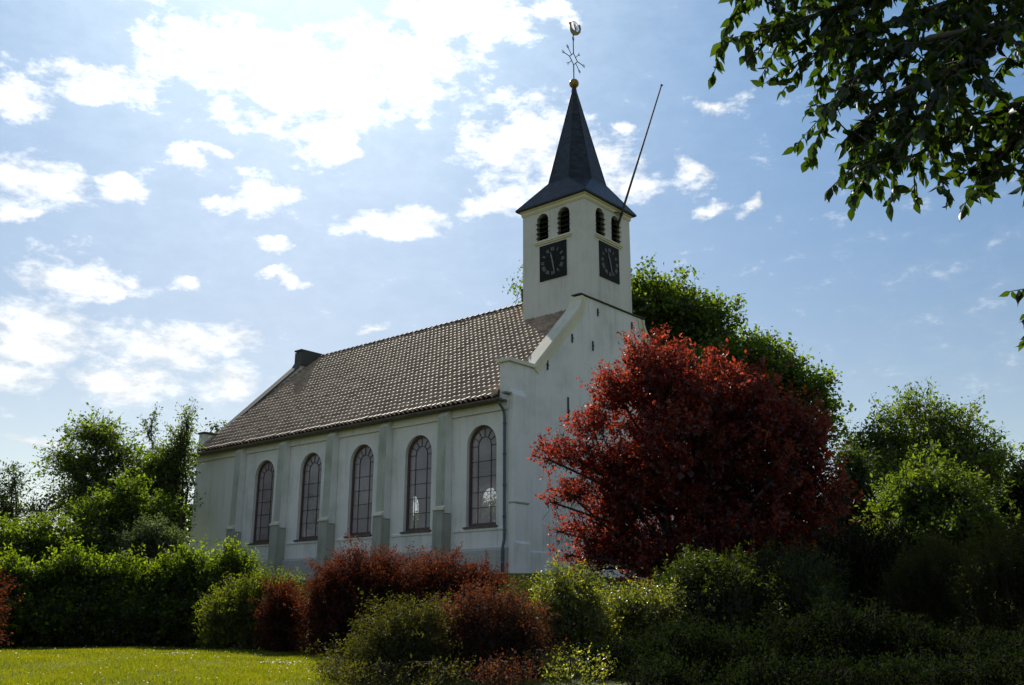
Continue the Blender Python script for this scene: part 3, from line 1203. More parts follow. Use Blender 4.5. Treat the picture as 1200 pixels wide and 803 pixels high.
# flagpole leaning out of the belfry
pole = empty('flagpole', (-.45, 7.57, 14.8))
tag(pole, 'slender bare wooden flagpole leaning out from the church tower beside a louvre', 'flagpole')
p0 = np.array([0, 0, 0.0])
p1 = np.array([2.84, 0, 6.73])
mb = MB()
mb.tube([p0, p0 + (p1 - p0) * .35, p1], [.058, .052, .030], 10)
mb.build('shaft', MAT['pole'], pole, smooth=True)
mb = MB()
mb.tube([p1 + (p1 - p0) * .0005, p1 + (p1 - p0) * .004], [.075, .075], 12)
mb.tube([p1 + (p1 - p0) * .0045, p1 + (p1 - p0) * .008], [.05, .02], 12)
mb.build('truck', MAT['iron'], pole)
mb = MB()
mb.tube([(.32, -.36, 1.22), (.46, -.2, 1.22), (.50, -.06, 1.2)], .028, 8)
mb.tube([(.45, 0, 1.12), (.55, 0, 1.24)], .075, 12)
mb.build('bracket', MAT['iron'], pole)

# ------------------------------------------------------------------ vegetation
LEAF = {
    'hedge': leaf_mat('hedge_leaf', ((.018, .032, .006), (.055, .09, .012), (.14, .19, .025)), (4.4, 4.0, .8), .55, .02, .45, .22),
    'lime': leaf_mat('fresh_green_leaf', ((.035, .06, .012), (.065, .11, .02), (.11, .17, .03)), (2.8, 2.4, .7), .55, .02, .5, .3),
    'dark': leaf_mat('dark_green_leaf', ((.020, .036, .010), (.035, .06, .014), (.06, .09, .02)), (2.9, 2.7, .8), .55, .025, .5, .3),
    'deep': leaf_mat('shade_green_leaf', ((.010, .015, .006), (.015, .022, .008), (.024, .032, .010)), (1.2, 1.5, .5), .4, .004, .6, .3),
    'grey': leaf_mat('greyish_green_leaf', ((.08, .11, .05), (.13, .17, .07), (.18, .21, .10)), (1.4, 1.5, .7), .4, .04, .5),
    'maple': leaf_mat('broad_green_leaf', ((.035, .065, .010), (.07, .12, .018), (.12, .18, .03)), (3.1, 2.7, .7), .55, .025, .45, .3),
    'red': leaf_mat('wine_red_leaf', ((.05, .010, .009), (.11, .017, .014), (.21, .060, .026)), (4.0, 3.0, 1.7), .58, .03, .42, .15),
    'barberry': leaf_mat('barberry_red_leaf', ((.030, .010, .007), (.07, .017, .011), (.13, .042, .016)), (2.6, 2.2, 1.0), .5, .010, .55, .35),
    'mixed': leaf_mat('bronze_leaf', ((.045, .017, .012), (.085, .027, .018), (.07, .055, .018)), (2.3, 1.8, .8), .5, .02, .55),
    'olive': leaf_mat('olive_leaf', ((.04, .045, .010), (.075, .08, .016), (.12, .115, .024)), (1.8, 1.7, .4), .5, .02, .5),
    'holly': leaf_mat('pale_edged_glossy_leaf', ((.03, .045, .010), (.10, .12, .022), (.30, .29, .08)), (3.4, 3.2, .7), .55, .05, .36, .45),
    'rhodo': leaf_mat('leathery_green_leaf', ((.014, .024, .007), (.026, .042, .010), (.09, .12, .016)), (3.0, 2.8, .5), .5, .02, .38, .18),
    'cherry': leaf_mat('overhanging_leaf', ((.022, .042, .008), (.04, .07, .012), (.065, .10, .016)), (1.7, 1.8, .35), .45, .03, .4),
    'yellow': leaf_mat('yellow_green_leaf', ((.06, .08, .012), (.12, .145, .02), (.19, .21, .035)), (2.4, 2.4, .5), .5, .02, .5),
    'far': leaf_mat('far_wood_leaf', ((.03, .05, .015), (.045, .07, .02), (.06, .09, .03)), (1.3, 1.5, .5), .4, .01, .6),
    'brown': leaf_mat('brownish_green_leaf', ((.028, .032, .012), (.055, .058, .020), (.10, .095, .032)), (2.2, 2.1, .6), .5, .01, .5, .45),
}


def unit(v):
    return v / (np.linalg.norm(v, axis=-1, keepdims=True) + 1e-9)


def leaf_quads(P, A, Nn, ln, wd, fold=.12):
    """rhombic leaves: base points P, directions A, normals Nn, lengths and widths"""
    S_ = unit(np.cross(A, Nn))
    N2 = np.cross(S_, A)
    mid = P + A * (ln * .45)[:, None] + N2 * (ln * fold)[:, None]
    V = np.stack([P, mid - S_ * (wd / 2)[:, None], P + A * ln[:, None], mid + S_ * (wd / 2)[:, None]], 1)
    n = len(P)
    return V.reshape(-1, 3), np.arange(n * 4).reshape(n, 4)


def world_lobes(lobes):
    out = []
    for (px, py, rx, rz, d) in lobes:
        c = at(px, py, d)
        s_ = ((c - CAM) @ FW) / FPX
        out.append((c, rx * s_, rz * s_))
    return out


def plant(name, label, cat, lobes, mat, n, per, leaf, asp=.5, length=.35, spread=.08, up=.5, out=.8, rnd=.5, shell=.5, bump=.25, droop=.2,
          low=-.75, core=1.0, core_of=None, twig=.006, seed=0, group=None, trunk=None, trunk_r=.12, stem_mat=None, parts=('foliage', 'stems'), limbs=1, flat=0.0, stray=0.04):
    """one tree or shrub: leafy sprigs spread through uneven lobes, carried by a trunk or several stems"""
    rng = np.random.default_rng(seed + 11)
    L = world_lobes(lobes)
    L = [(c, max(.45 * rx, rx - .42 * length), max(.45 * rz, rz - .42 * length)) for c, rx, rz in L]
    if trunk is None:                        # a shrub is leafy down to the ground
        for (c, rx, rz) in list(L):
            g_ = float(ground_z(c[0], c[1]))
            if c[2] - rz > g_ + .15:
                L.append((np.array([c[0], c[1], (c[2] + g_) / 2 - .1]), rx * .92, (c[2] - g_) / 2 + .15))
    w = np.array([l[1] * (l[1] + l[2]) for l in L])
    w /= w.sum()
    k = rng.choice(len(L), n, p=w)
    C_ = np.array([l[0] for l in L])[k]
    R_ = np.array([[l[1], l[1], l[2]] for l in L])[k]
    D = unit(rng.normal(size=(n, 3)))
    bad = D[:, 2] < low
    D[bad, 2] *= -1
    r = shell + (1 - shell) * rng.random(n) ** .6
    mod = np.array([mnoise.noise(Vector((d[0] * 1.7 + kk * 5.1 + seed, d[1] * 1.7, d[2] * 1.7))) + .5 * mnoise.noise(Vector((d[0] * 4.5 + kk * 3.3, d[1] * 4.5 + seed, d[2] * 4.5))) for d, kk in zip(D, k)])
    far = (rng.random(n) < stray) * rng.random(n) * .22
    P = C_ + D * R_ * (r * (1 + 1.6 * bump * mod) + far)[:, None]
    gz = ground_z(P[:, 0], P[:, 1])
    ok = P[:, 2] > gz + .02
    P, D = P[ok], D[ok]
    n = len(P)
    sd = unit(D * out + np.array([0, 0, up]) + rng.normal(size=(n, 3)) * rnd)
    if flat:
        sd[:, 2] *= (1 - flat)
        sd = unit(sd)
    sl = length * rng.uniform(.5, 1.25, n)
    m = np.maximum(2, (per * rng.uniform(.6, 1.4, n)).astype(int))
    ii = np.repeat(np.arange(n), m)
    N = len(ii)
    t = rng.random(N)
    q = P[ii] + sd[ii] * (sl[ii] * t)[:, None] + rng.normal(size=(N, 3)) * (spread * (1.1 - .6 * t))[:, None]
    a = unit(sd[ii] * .5 + rng.normal(size=(N, 3)) * .75 + np.array([0, 0, -droop]))
    nn = unit(rng.normal(size=(N, 3)) * .8 + np.array([0, 0, .6]) + D[ii] * .4)
    ln = leaf * (.45 + .9 * rng.random(N) ** 1.3)
    wdt = ln * asp * rng.uniform(.8, 1.2, N)
    if core:                                 # oversized leaves added inside to block sun passing through the foliage
        wv = np.array([l[1] * l[1] * l[2] * (1 if core_of is None or i < core_of else 0) for i, l in enumerate(L)])
        area = sum(l[1] * (l[1] + l[2]) for l in L[:core_of])
        nc = int(core * 16 * area / (leaf * 2.6) ** 2)
        kc = rng.choice(len(L), nc, p=wv / wv.sum())
        Dc = unit(rng.normal(size=(nc, 3)))
        Pc = np.array([l[0] for l in L])[kc] + Dc * np.array([[l[1], l[1], l[2]] for l in L])[kc] * (.84 * rng.random(nc) ** .4)[:, None]
        Pc = Pc[Pc[:, 2] > ground_z(Pc[:, 0], Pc[:, 1]) + .03]
        nc = len(Pc)
        q = np.concatenate([q, Pc])
        a = np.concatenate([a, unit(rng.normal(size=(nc, 3)))])
        nn = np.concatenate([nn, unit(rng.normal(size=(nc, 3)))])
        lc = leaf * rng.uniform(1.8, 2.8, nc)
        ln = np.concatenate([ln, lc])
        wdt = np.concatenate([wdt, lc * .75])
    V, F = leaf_quads(q, a, nn, ln, wdt)
    cxy = np.mean([l[0] for l in L], 0)
    if trunk is not None:
        b = at(*trunk)
    else:
        b = cxy.copy()
    b = np.array([b[0], b[1], float(ground_z(b[0], b[1]))])
    root = empty(name, tuple(b))
    tag(root, label, cat, group)
    fo = np_mesh(parts[0], V - b, F, mat, root)
    mb = MB()
    if trunk is not None:
        low_c = min(l[0][2] - .3 * l[2] for l in L)
        fork = np.array([b[0] * .8 + cxy[0] * .2, b[1] * .8 + cxy[1] * .2, b[2] + max(.6, (low_c - b[2]) * .8)])
        mb.tube([np.zeros(3) - [0, 0, .15], (fork - b) * .5 + rng.normal(size=3) * .05, fork - b], [trunk_r * 1.25, trunk_r, trunk_r * .85], 9)
    else:
        fork = b
    for (c, rx, rz) in L:
        for j in range(limbs):
            e = c + rng.normal(size=3) * np.array([rx, rx, rz]) * (.25 if j == 0 else .45)
            e[2] = max(e[2], fork[2] + .3)
            st = fork if trunk is not None else b + np.array([rng.normal() * rx * .35, rng.normal() * rx * .35, 0]) + (np.array([c[0], c[1], b[2]]) - b) * .7
            r0 = trunk_r * (.55 if trunk is not None else .5)
            mid = (st + e) / 2 + rng.normal(size=3) * .12 * np.linalg.norm(e - st) * np.array([1, 1, .4]) + np.array([0, 0, .06 * np.linalg.norm(e - st)])
            mb.tube(([] if trunk is not None else [np.array([0, 0, -.08])]) + [st - b, mid - b, e - b], ([] if trunk is not None else [r0]) + [r0, r0 * .65, r0 * .35], 6)
            kk = np.argsort(np.linalg.norm((P - e) / np.array([rx, rx, rz]), axis=1) + rng.random(n) * 1.2)[:9]
            for z in kk:
                mm = (e + P[z]) / 2 + rng.normal(size=3) * .08 * np.linalg.norm(e - P[z])
                mb.tube([e - b, mm - b, P[z] - b], [r0 * .33, r0 * .22, max(r0 * .1, .004)], 5, cap=False)
    TV, TF, ofs = [], [], len(mb.v)
    stems = mb.build(parts[1], stem_mat or MAT['bark'], root, fix=False, smooth=True)
    if twig:
        d1 = unit(np.cross(sd, rng.normal(size=(n, 3))))
        d2 = np.cross(sd, d1)
        S0 = P - sd * (sl * .8)[:, None] - b
        S1 = P + sd * (sl * .95)[:, None] - b
        ring = []
        for cst, rr in ((S0, twig), (S1, twig * .4)):
            for q_ in range(3):
                an = 2 * math.pi * q_ / 3
                ring.append(cst + (d1 * math.cos(an) + d2 * math.sin(an)) * rr)
        V = np.stack(ring, 1).reshape(-1, 3)
        base = np.arange(n)[:, None] * 6
        F = np.concatenate([base + np.array([[q_, (q_ + 1) % 3, 3 + (q_ + 1) % 3, 3 + q_]]) for q_ in range(3)], 0)
        tw = np_mesh('twigs', V, F, stem_mat or MAT['stem'], root)
    return root


TREE = ('crown', 'trunk')
# --- far and middle distance
plant('tree', 'airy green tree with layered branches, broadest at the far left behind the hedge', 'tree',
      [(112, 512, 36, 22, 48), (92, 548, 40, 24, 48), (135, 535, 32, 24, 48), (72, 535, 16, 9, 48), (150, 560, 36, 30, 48), (110, 585, 50, 34, 48)], LEAF['maple'],
      1050, 13, .17, .55, 1.0, .17, .15, .8, .5, .2, .55, seed=1, core=0, trunk=(112, 690, 48), trunk_r=.2, parts=TREE, flat=.45, twig=.014, limbs=2, stray=.15)
plant('tree', 'thin wispy sapling top rising between the airy layered tree and the loose pointed tree', 'tree',
      [(176, 505, 9, 24, 52), (180, 545, 15, 30, 52), (176, 600, 22, 40, 52)], LEAF['dark'],
      260, 12, .16, .5, .8, .14, .9, .5, .4, .1, .4, seed=2, core=0, trunk=(178, 690, 52), trunk_r=.1, parts=TREE, twig=.014, limbs=2, stray=.2)
plant('tree', 'loose pointed green tree close to the rear corner of the church', 'tree',
      [(219, 497, 9, 22, 47), (211, 528, 22, 26, 47), (190, 556, 28, 26, 47), (206, 565, 20, 36, 47), (182, 600, 34, 40, 47), (200, 618, 20, 40, 47)], LEAF['maple'],
      1050, 13, .16, .5, .8, .17, .5, .7, .5, .25, .5, seed=3, core=0, trunk=(212, 690, 47), trunk_r=.14, parts=TREE, twig=.014, limbs=2, stray=.15)
plant('tree', 'sparse young tree with see-through crown at the left edge of the picture', 'tree',
      [(14, 572, 20, 24, 46), (4, 605, 34, 26, 46), (48, 605, 24, 24, 46), (-50, 590, 50, 50, 46)], LEAF['dark'],
      620, 12, .15, .5, .7, .16, .6, .7, .5, .2, .45, seed=4, core=0, trunk=(12, 690, 46), trunk_r=.12, parts=TREE, twig=.014, limbs=2, stray=.2)
plant('tree', 'green tree whose crown just peeps over the rear gable shoulder of the church', 'tree',
      [(252, 500, 9, 8, 60), (264, 515, 16, 14, 60), (250, 545, 26, 30, 60), (258, 600, 30, 50, 60)], LEAF['dark'],
      420, 16, .2, .6, .7, .18, .4, .8, .5, .3, .4, seed=5, trunk=(256, 690, 60), trunk_r=.2, parts=TREE, twig=.012)
plant('shrub', 'large bright green bush below the airy layered tree, behind the hedge', 'bush',
      [(150, 588, 32, 32, 42), (112, 612, 40, 30, 42), (185, 604, 22, 26, 42), (150, 632, 52, 34, 42)], LEAF['maple'],
      1500, 20, .15, .5, .5, .13, .5, .8, .5, .35, .4, seed=6)
plant('shrub', 'dark green bush filling the far left behind the hedge', 'bush',
      [(55, 632, 42, 26, 40), (10, 640, 42, 28, 40), (-50, 640, 60, 40, 40), (95, 640, 30, 22, 40)], LEAF['maple'],
      1100, 20, .14, .5, .5, .13, .5, .8, .5, .35, .4, seed=7)
plant('shrub', 'pale silvery green bush near the rear corner of the church', 'bush',
      [(178, 626, 26, 18, 39), (200, 640, 22, 16, 39), (160, 640, 24, 18, 39)], LEAF['grey'],
      620, 18, .13, .35, .45, .11, .4, .8, .5, .35, .4, seed=8)
plant('tree', 'big broad leaved green tree behind the church tower', 'tree',
      [(700, 395, 60, 70, 54), (775, 385, 52, 58, 54), (828, 398, 38, 48, 54), (640, 372, 30, 30, 54), (612, 345, 12, 20, 54), (748, 360, 28, 26, 54), (870, 450, 60, 50, 54), (905, 440, 36, 32, 54), (940, 468, 34, 32, 54), (962, 500, 24, 40, 54), (800, 470, 110, 70, 54)], LEAF['maple'],
      3000, 34, .25, .7, 1.1, .36, .35, .9, .5, .5, .55, seed=9, core=.8, trunk=(780, 720, 54), trunk_r=.5, parts=TREE, twig=.02, limbs=2, stray=.06)
plant('tree', 'round topped light green tree at the right, with open branches against the sky', 'tree',
      [(1082, 500, 52, 40, 50), (1128, 528, 46, 38, 50), (1040, 530, 38, 34, 50), (1160, 560, 34, 34, 50), (1012, 520, 22, 16, 50), (1090, 560, 90, 46, 50)], LEAF['maple'],
      1500, 13, .2, .55, .8, .2, .35, .9, .5, .4, .5, seed=10, core=.25, trunk=(1085, 700, 50), trunk_r=.3, parts=TREE, twig=.016, limbs=3, stray=.1)
plant('tree', 'small dark tree standing in the gap between the red tree and the yellow green bush', 'tree',
      [(1000, 560, 26, 40, 38), (985, 620, 30, 50, 38), (1015, 620, 30, 40, 38)], LEAF['dark'],
      650, 15, .15, .5, .5, .14, .4, .8, .5, .3, .4, seed=11, trunk=(1000, 720, 38), trunk_r=.12, parts=TREE, twig=.012)
plant('shrub', 'tall yellow green bush in front of the round topped tree at the right', 'bush',
      [(1090, 578, 44, 38, 34), (1055, 598, 40, 40, 34), (1130, 596, 44, 38, 34), (1150, 625, 34, 34, 34), (1095, 625, 75, 40, 34)], LEAF['lime'],
      2000, 18, .14, .5, .5, .12, .5, .8, .5, .45, .4, seed=12)
plant('tree', 'dark purplish tree cut off by the right edge of the picture', 'tree',
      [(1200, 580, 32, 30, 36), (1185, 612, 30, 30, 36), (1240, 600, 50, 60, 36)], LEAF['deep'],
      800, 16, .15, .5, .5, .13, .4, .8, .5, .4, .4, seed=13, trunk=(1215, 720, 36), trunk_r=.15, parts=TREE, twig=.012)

plant('shrub', 'dark bushes beyond the church, their tops glimpsed through its windows', 'bushes',
      [(578, 611, 36, 26, 70), (530, 618, 36, 26, 70), (484, 628, 36, 26, 70), (440, 632, 36, 26, 70)], LEAF['dark'],
      700, 20, .25, .55, .6, .2, .4, .8, .5, .4, .4, seed=40)

# --- the red leaved tree in front of the gable
plant('red_leaved_tree', 'big rounded tree with wine red leaves in front of the white church gable', 'tree',
      [(765, 452, 50, 52, 25), (846, 478, 68, 50, 25), (914, 522, 50, 56, 25), (800, 545, 90, 90, 25), (900, 560, 70, 80, 25), (860, 630, 90, 55, 25), (735, 585, 40, 60, 25),
       (780, 665, 64, 36, 25), (870, 662, 90, 40, 25), (945, 610, 42, 60, 25), (952, 540, 32, 46, 25),
       (722, 462, 32, 34, 25), (698, 500, 34, 24, 25), (664, 535, 34, 17, 25), (706, 548, 34, 24, 25), (672, 582, 32, 15, 25), (714, 596, 34, 26, 25), (690, 628, 30, 16, 25),
       (738, 640, 36, 26, 25), (702, 658, 32, 20, 25), (668, 650, 22, 14, 25), (742, 418, 14, 26, 25), (770, 412, 13, 24, 25), (645, 540, 18, 9, 25), (650, 590, 16, 8, 25), (812, 428, 15, 22, 25), (880, 440, 18, 20, 25), (928, 470, 18, 22, 25), (846, 428, 12, 18, 25), (655, 622, 20, 11, 25), (680, 668, 24, 14, 25), (984, 590, 18, 34, 25), (965, 505, 16, 22, 25), (975, 575, 16, 16, 25), (715, 650, 30, 20, 25)], LEAF['red'],
      5200, 24, .11, .5, .55, .075, .7, .8, .5, .45, .36, core_of=17, core=.8, seed=14, trunk=(800, 720, 25), trunk_r=.12, parts=TREE, stem_mat=MAT['dark_bark'], twig=.006, limbs=1, stray=.12)

# --- hedge and shrubs in front of the church
hl = [(px, 702 + 5 * math.sin(px * .05), 30, 52 + 6 * math.sin(px * .09 + 1), 27.0) for px in range(-120, 270, 26)]
hl += [(px, 733, 34, 40, 26.6) for px in range(-120, 270, 34)]
plant('hedge', 'long tall clipped green hedge along the back of the lawn', 'hedge', hl, LEAF['hedge'],
      6200, 15, .10, .5, .3, .08, .8, .6, .5, .55, .25, seed=15, low=-.9, twig=.006, limbs=1, trunk_r=.06, stray=.05, core=3.0)
plant('shrub', 'dark leafy shrub with greyish shoots at the right end of the hedge', 'bush',
      [(268, 668, 24, 34, 26.5), (285, 690, 26, 44, 26.5), (255, 700, 26, 44, 26.5)], LEAF['hedge'],
      900, 14, .09, .45, .35, .08, .9, .5, .4, .45, .3, seed=16, trunk_r=.05)
plant('shrub', 'low red leaved shrub at the left edge in front of the hedge', 'bush',
      [(-4, 690, 18, 20, 24.3), (-30, 710, 40, 36, 24.3)], LEAF['barberry'],
      380, 14, .06, .5, .3, .06, .6, .6, .5, .4, .3, seed=17, trunk_r=.04)
plant('shrub', 'feathery yellow green shrub between the hedge and the red barberries', 'bush',
      [(286, 710, 42, 30, 24.2), (318, 692, 30, 22, 24.2), (258, 722, 26, 24, 24.2), (300, 730, 46, 34, 24.2), (338, 700, 22, 20, 24.2)], LEAF['yellow'],
      1500, 18, .07, .35, .38, .06, .45, .9, .4, .45, .3, seed=18, trunk_r=.05)
BARB = dict(length=.42, spread=.05, up=.55, out=.8, rnd=.4, shell=.5, bump=.3, twig=.004, stem_mat=MAT['stem'], trunk_r=.05, group='red barberry bushes below the church wall', stray=.10)
plant('barberry_bush', 'smallest red barberry, tucked beside the feathery yellow green shrub', 'bush',
      [(328, 712, 24, 28, 22.8), (336, 734, 28, 28, 22.8)], LEAF['barberry'], 900, 22, .055, .5, seed=19, **BARB)
plant('barberry_bush', 'largest dark red barberry, below the middle church windows', 'bush',
      [(415, 684, 52, 34, 22), (392, 712, 46, 48, 22), (455, 690, 50, 40, 22), (430, 725, 70, 42, 22), (415, 650, 10, 16, 22)], LEAF['barberry'], 3000, 24, .055, .5, seed=20, **BARB)
plant('barberry_bush', 'red barberry nearest the church corner and downpipe', 'bush',
      [(515, 682, 42, 32, 22.6), (560, 690, 40, 28, 22.6), (592, 704, 26, 20, 22.6), (540, 715, 60, 40, 22.6)], LEAF['barberry'], 2300, 24, .055, .5, seed=21, **BARB)
plant('shrub', 'bronze red and green shrub in the front row, centre of the picture', 'bush',
      [(560, 742, 62, 46, 15.6), (602, 746, 48, 44, 15.6), (528, 765, 46, 44, 15.6), (575, 790, 80, 50, 15.6), (625, 800, 50, 34, 15.3), (590, 826, 70, 40, 13.8)], LEAF['mixed'],
      3200, 24, .042, .5, .34, .045, .5, .8, .45, .5, .3, seed=22, twig=.003, stem_mat=MAT['stem'], trunk_r=.04, stray=.12)
plant('shrub', 'sprawling olive green shrub at the right edge of the lawn, in the front row', 'bush',
      [(468, 752, 56, 40, 15), (425, 782, 48, 26, 15), (500, 728, 30, 22, 15), (396, 800, 34, 20, 15), (470, 800, 80, 40, 15), (430, 822, 70, 34, 13.8), (510, 826, 70, 36, 13.8)], LEAF['olive'],
      2900, 24, .04, .5, .34, .045, .25, .9, .45, .5, .3, seed=23, twig=.003, stem_mat=MAT['stem'], trunk_r=.04, stray=.12)
plant('shrub', 'low olive shrub glimpsed between the bronze shrub and the church corner', 'bush',
      [(622, 704, 36, 20, 19.5), (640, 725, 36, 30, 19.5)], LEAF['olive'],
      900, 20, .05, .5, .3, .05, .4, .8, .4, .45, .3, seed=24, twig=.003, trunk_r=.04)
plant('holly_bush', 'glossy holly with pale edged leaves, its top against the white gable', 'bush',
      [(672, 706, 46, 40, 16.6), (640, 718, 26, 34, 16.6), (648, 745, 36, 44, 16.6), (690, 740, 42, 46, 16.6), (655, 680, 12, 26, 16.6), (685, 690, 14, 26, 16.6), (665, 790, 60, 50, 16.6), (650, 805, 60, 34, 15.0), (680, 826, 70, 44, 14)], LEAF['holly'],
      2400, 16, .05, .5, .36, .05, .7, .7, .4, .45, .35, seed=25, twig=.004, trunk_r=.05, stray=.2)
plant('holly_bush', 'lower pale leaved holly spreading under the lowest branches of the red tree', 'bush',
      [(742, 722, 42, 34, 17.4), (782, 735, 36, 44, 17.4), (720, 745, 34, 38, 17.4), (760, 785, 70, 50, 17.4)], LEAF['holly'],
      2200, 16, .05, .5, .36, .05, .6, .7, .4, .45, .35, seed=26, twig=.004, trunk_r=.05, stray=.2)
plant('rhododendron_bush', 'leathery leaved rhododendron with sunlit tips below the middle of the red tree', 'bush',
      [(822, 682, 30, 34, 18.6), (850, 700, 40, 40, 18.2), (800, 712, 38, 46, 18), (868, 672, 20, 24, 18.8), (786, 695, 22, 26, 18.4), (845, 735, 60, 50, 18)], LEAF['rhodo'],
      2300, 14, .075, .36, .32, .06, .9, .6, .45, .6, .35, seed=27, twig=.005, trunk_r=.05, stray=.18)
plant('rhododendron_bush', 'leathery leaved rhododendron below the right half of the red tree', 'bush',
      [(898, 680, 28, 34, 19), (930, 690, 34, 40, 19.3), (955, 705, 40, 46, 19), (915, 712, 48, 44, 18.6), (905, 660, 12, 18, 19), (940, 735, 70, 50, 18.6)], LEAF['rhodo'],
      2300, 14, .075, .36, .32, .06, .9, .6, .45, .6, .35, seed=28, twig=.005, trunk_r=.05, stray=.18)
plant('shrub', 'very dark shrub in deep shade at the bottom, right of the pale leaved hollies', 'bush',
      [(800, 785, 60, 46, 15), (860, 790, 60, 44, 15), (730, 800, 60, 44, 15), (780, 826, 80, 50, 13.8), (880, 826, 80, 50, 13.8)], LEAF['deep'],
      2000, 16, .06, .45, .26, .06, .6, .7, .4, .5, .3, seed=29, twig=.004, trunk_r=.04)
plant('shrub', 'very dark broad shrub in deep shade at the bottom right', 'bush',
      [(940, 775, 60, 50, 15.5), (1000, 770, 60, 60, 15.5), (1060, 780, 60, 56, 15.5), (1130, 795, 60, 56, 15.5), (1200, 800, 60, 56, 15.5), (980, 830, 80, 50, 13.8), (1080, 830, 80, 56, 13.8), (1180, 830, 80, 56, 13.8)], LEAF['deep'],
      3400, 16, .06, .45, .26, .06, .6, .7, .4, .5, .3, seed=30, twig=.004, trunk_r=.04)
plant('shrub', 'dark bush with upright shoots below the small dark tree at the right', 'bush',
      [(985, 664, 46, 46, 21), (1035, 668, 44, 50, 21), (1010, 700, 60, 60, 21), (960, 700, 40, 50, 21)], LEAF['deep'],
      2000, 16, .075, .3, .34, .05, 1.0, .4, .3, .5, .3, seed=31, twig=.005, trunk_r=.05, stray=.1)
plant('conifer_shrub', 'brownish feathery conifer shrub with upright tips below the yellow green bush', 'bush',
      [(1105, 690, 50, 48, 20), (1075, 710, 46, 46, 20), (1120, 730, 60, 50, 20)], LEAF['brown'],
      2400, 30, .055, .3, .4, .05, 1.2, .4, .3, .6, .3, seed=32, twig=.003, trunk_r=.05, stray=.14, group='feathery conifer shrubs')
plant('conifer_shrub', 'brownish feathery conifer shrub cut off by the right edge of the picture', 'bush',
      [(1185, 680, 46, 56, 19), (1160, 715, 46, 50, 19), (1230, 700, 60, 70, 19), (1190, 760, 80, 50, 19)], LEAF['brown'],
      2600, 30, .055, .3, .4, .05, 1.2, .4, .3, .6, .3, seed=33, twig=.003, trunk_r=.05, stray=.14, group='feathery conifer shrubs')

# a belt of far trees beyond the churchyard, one dim mass
def far_wood():
    rng = np.random.default_rng(5)
    Vs, n = [], 40000
    az = rng.uniform(-1.75, .45, n)
    d = rng.uniform(95, 125, n)
    seg_ = np.floor(az * 26)
    top = 9.0 + 2.2 * np.sin(seg_ * 2.3) + 1.6 * np.sin(seg_ * 5.1 + 1)
    z = ground_z(CAM[0] + np.sin(az) * d, CAM[1] + np.cos(az) * d) + top * np.sqrt(rng.random(n)) * (1 - .5 * np.abs(az * 26 - seg_ - .5) ** 2)
    P = np.stack([CAM[0] + np.sin(az) * d, CAM[1] + np.cos(az) * d, z], -1)
    a = unit(rng.normal(size=(n, 3)))
    nn = unit(rng.normal(size=(n, 3)))
    ln = rng.uniform(.5, 1.1, n)
    V, F = leaf_quads(P, a, nn, ln, ln * .7)
    tag(np_mesh('distant_trees', V, F, LEAF['far']), 'dim belt of far trees low along the horizon', 'trees', kind='stuff')


far_wood()


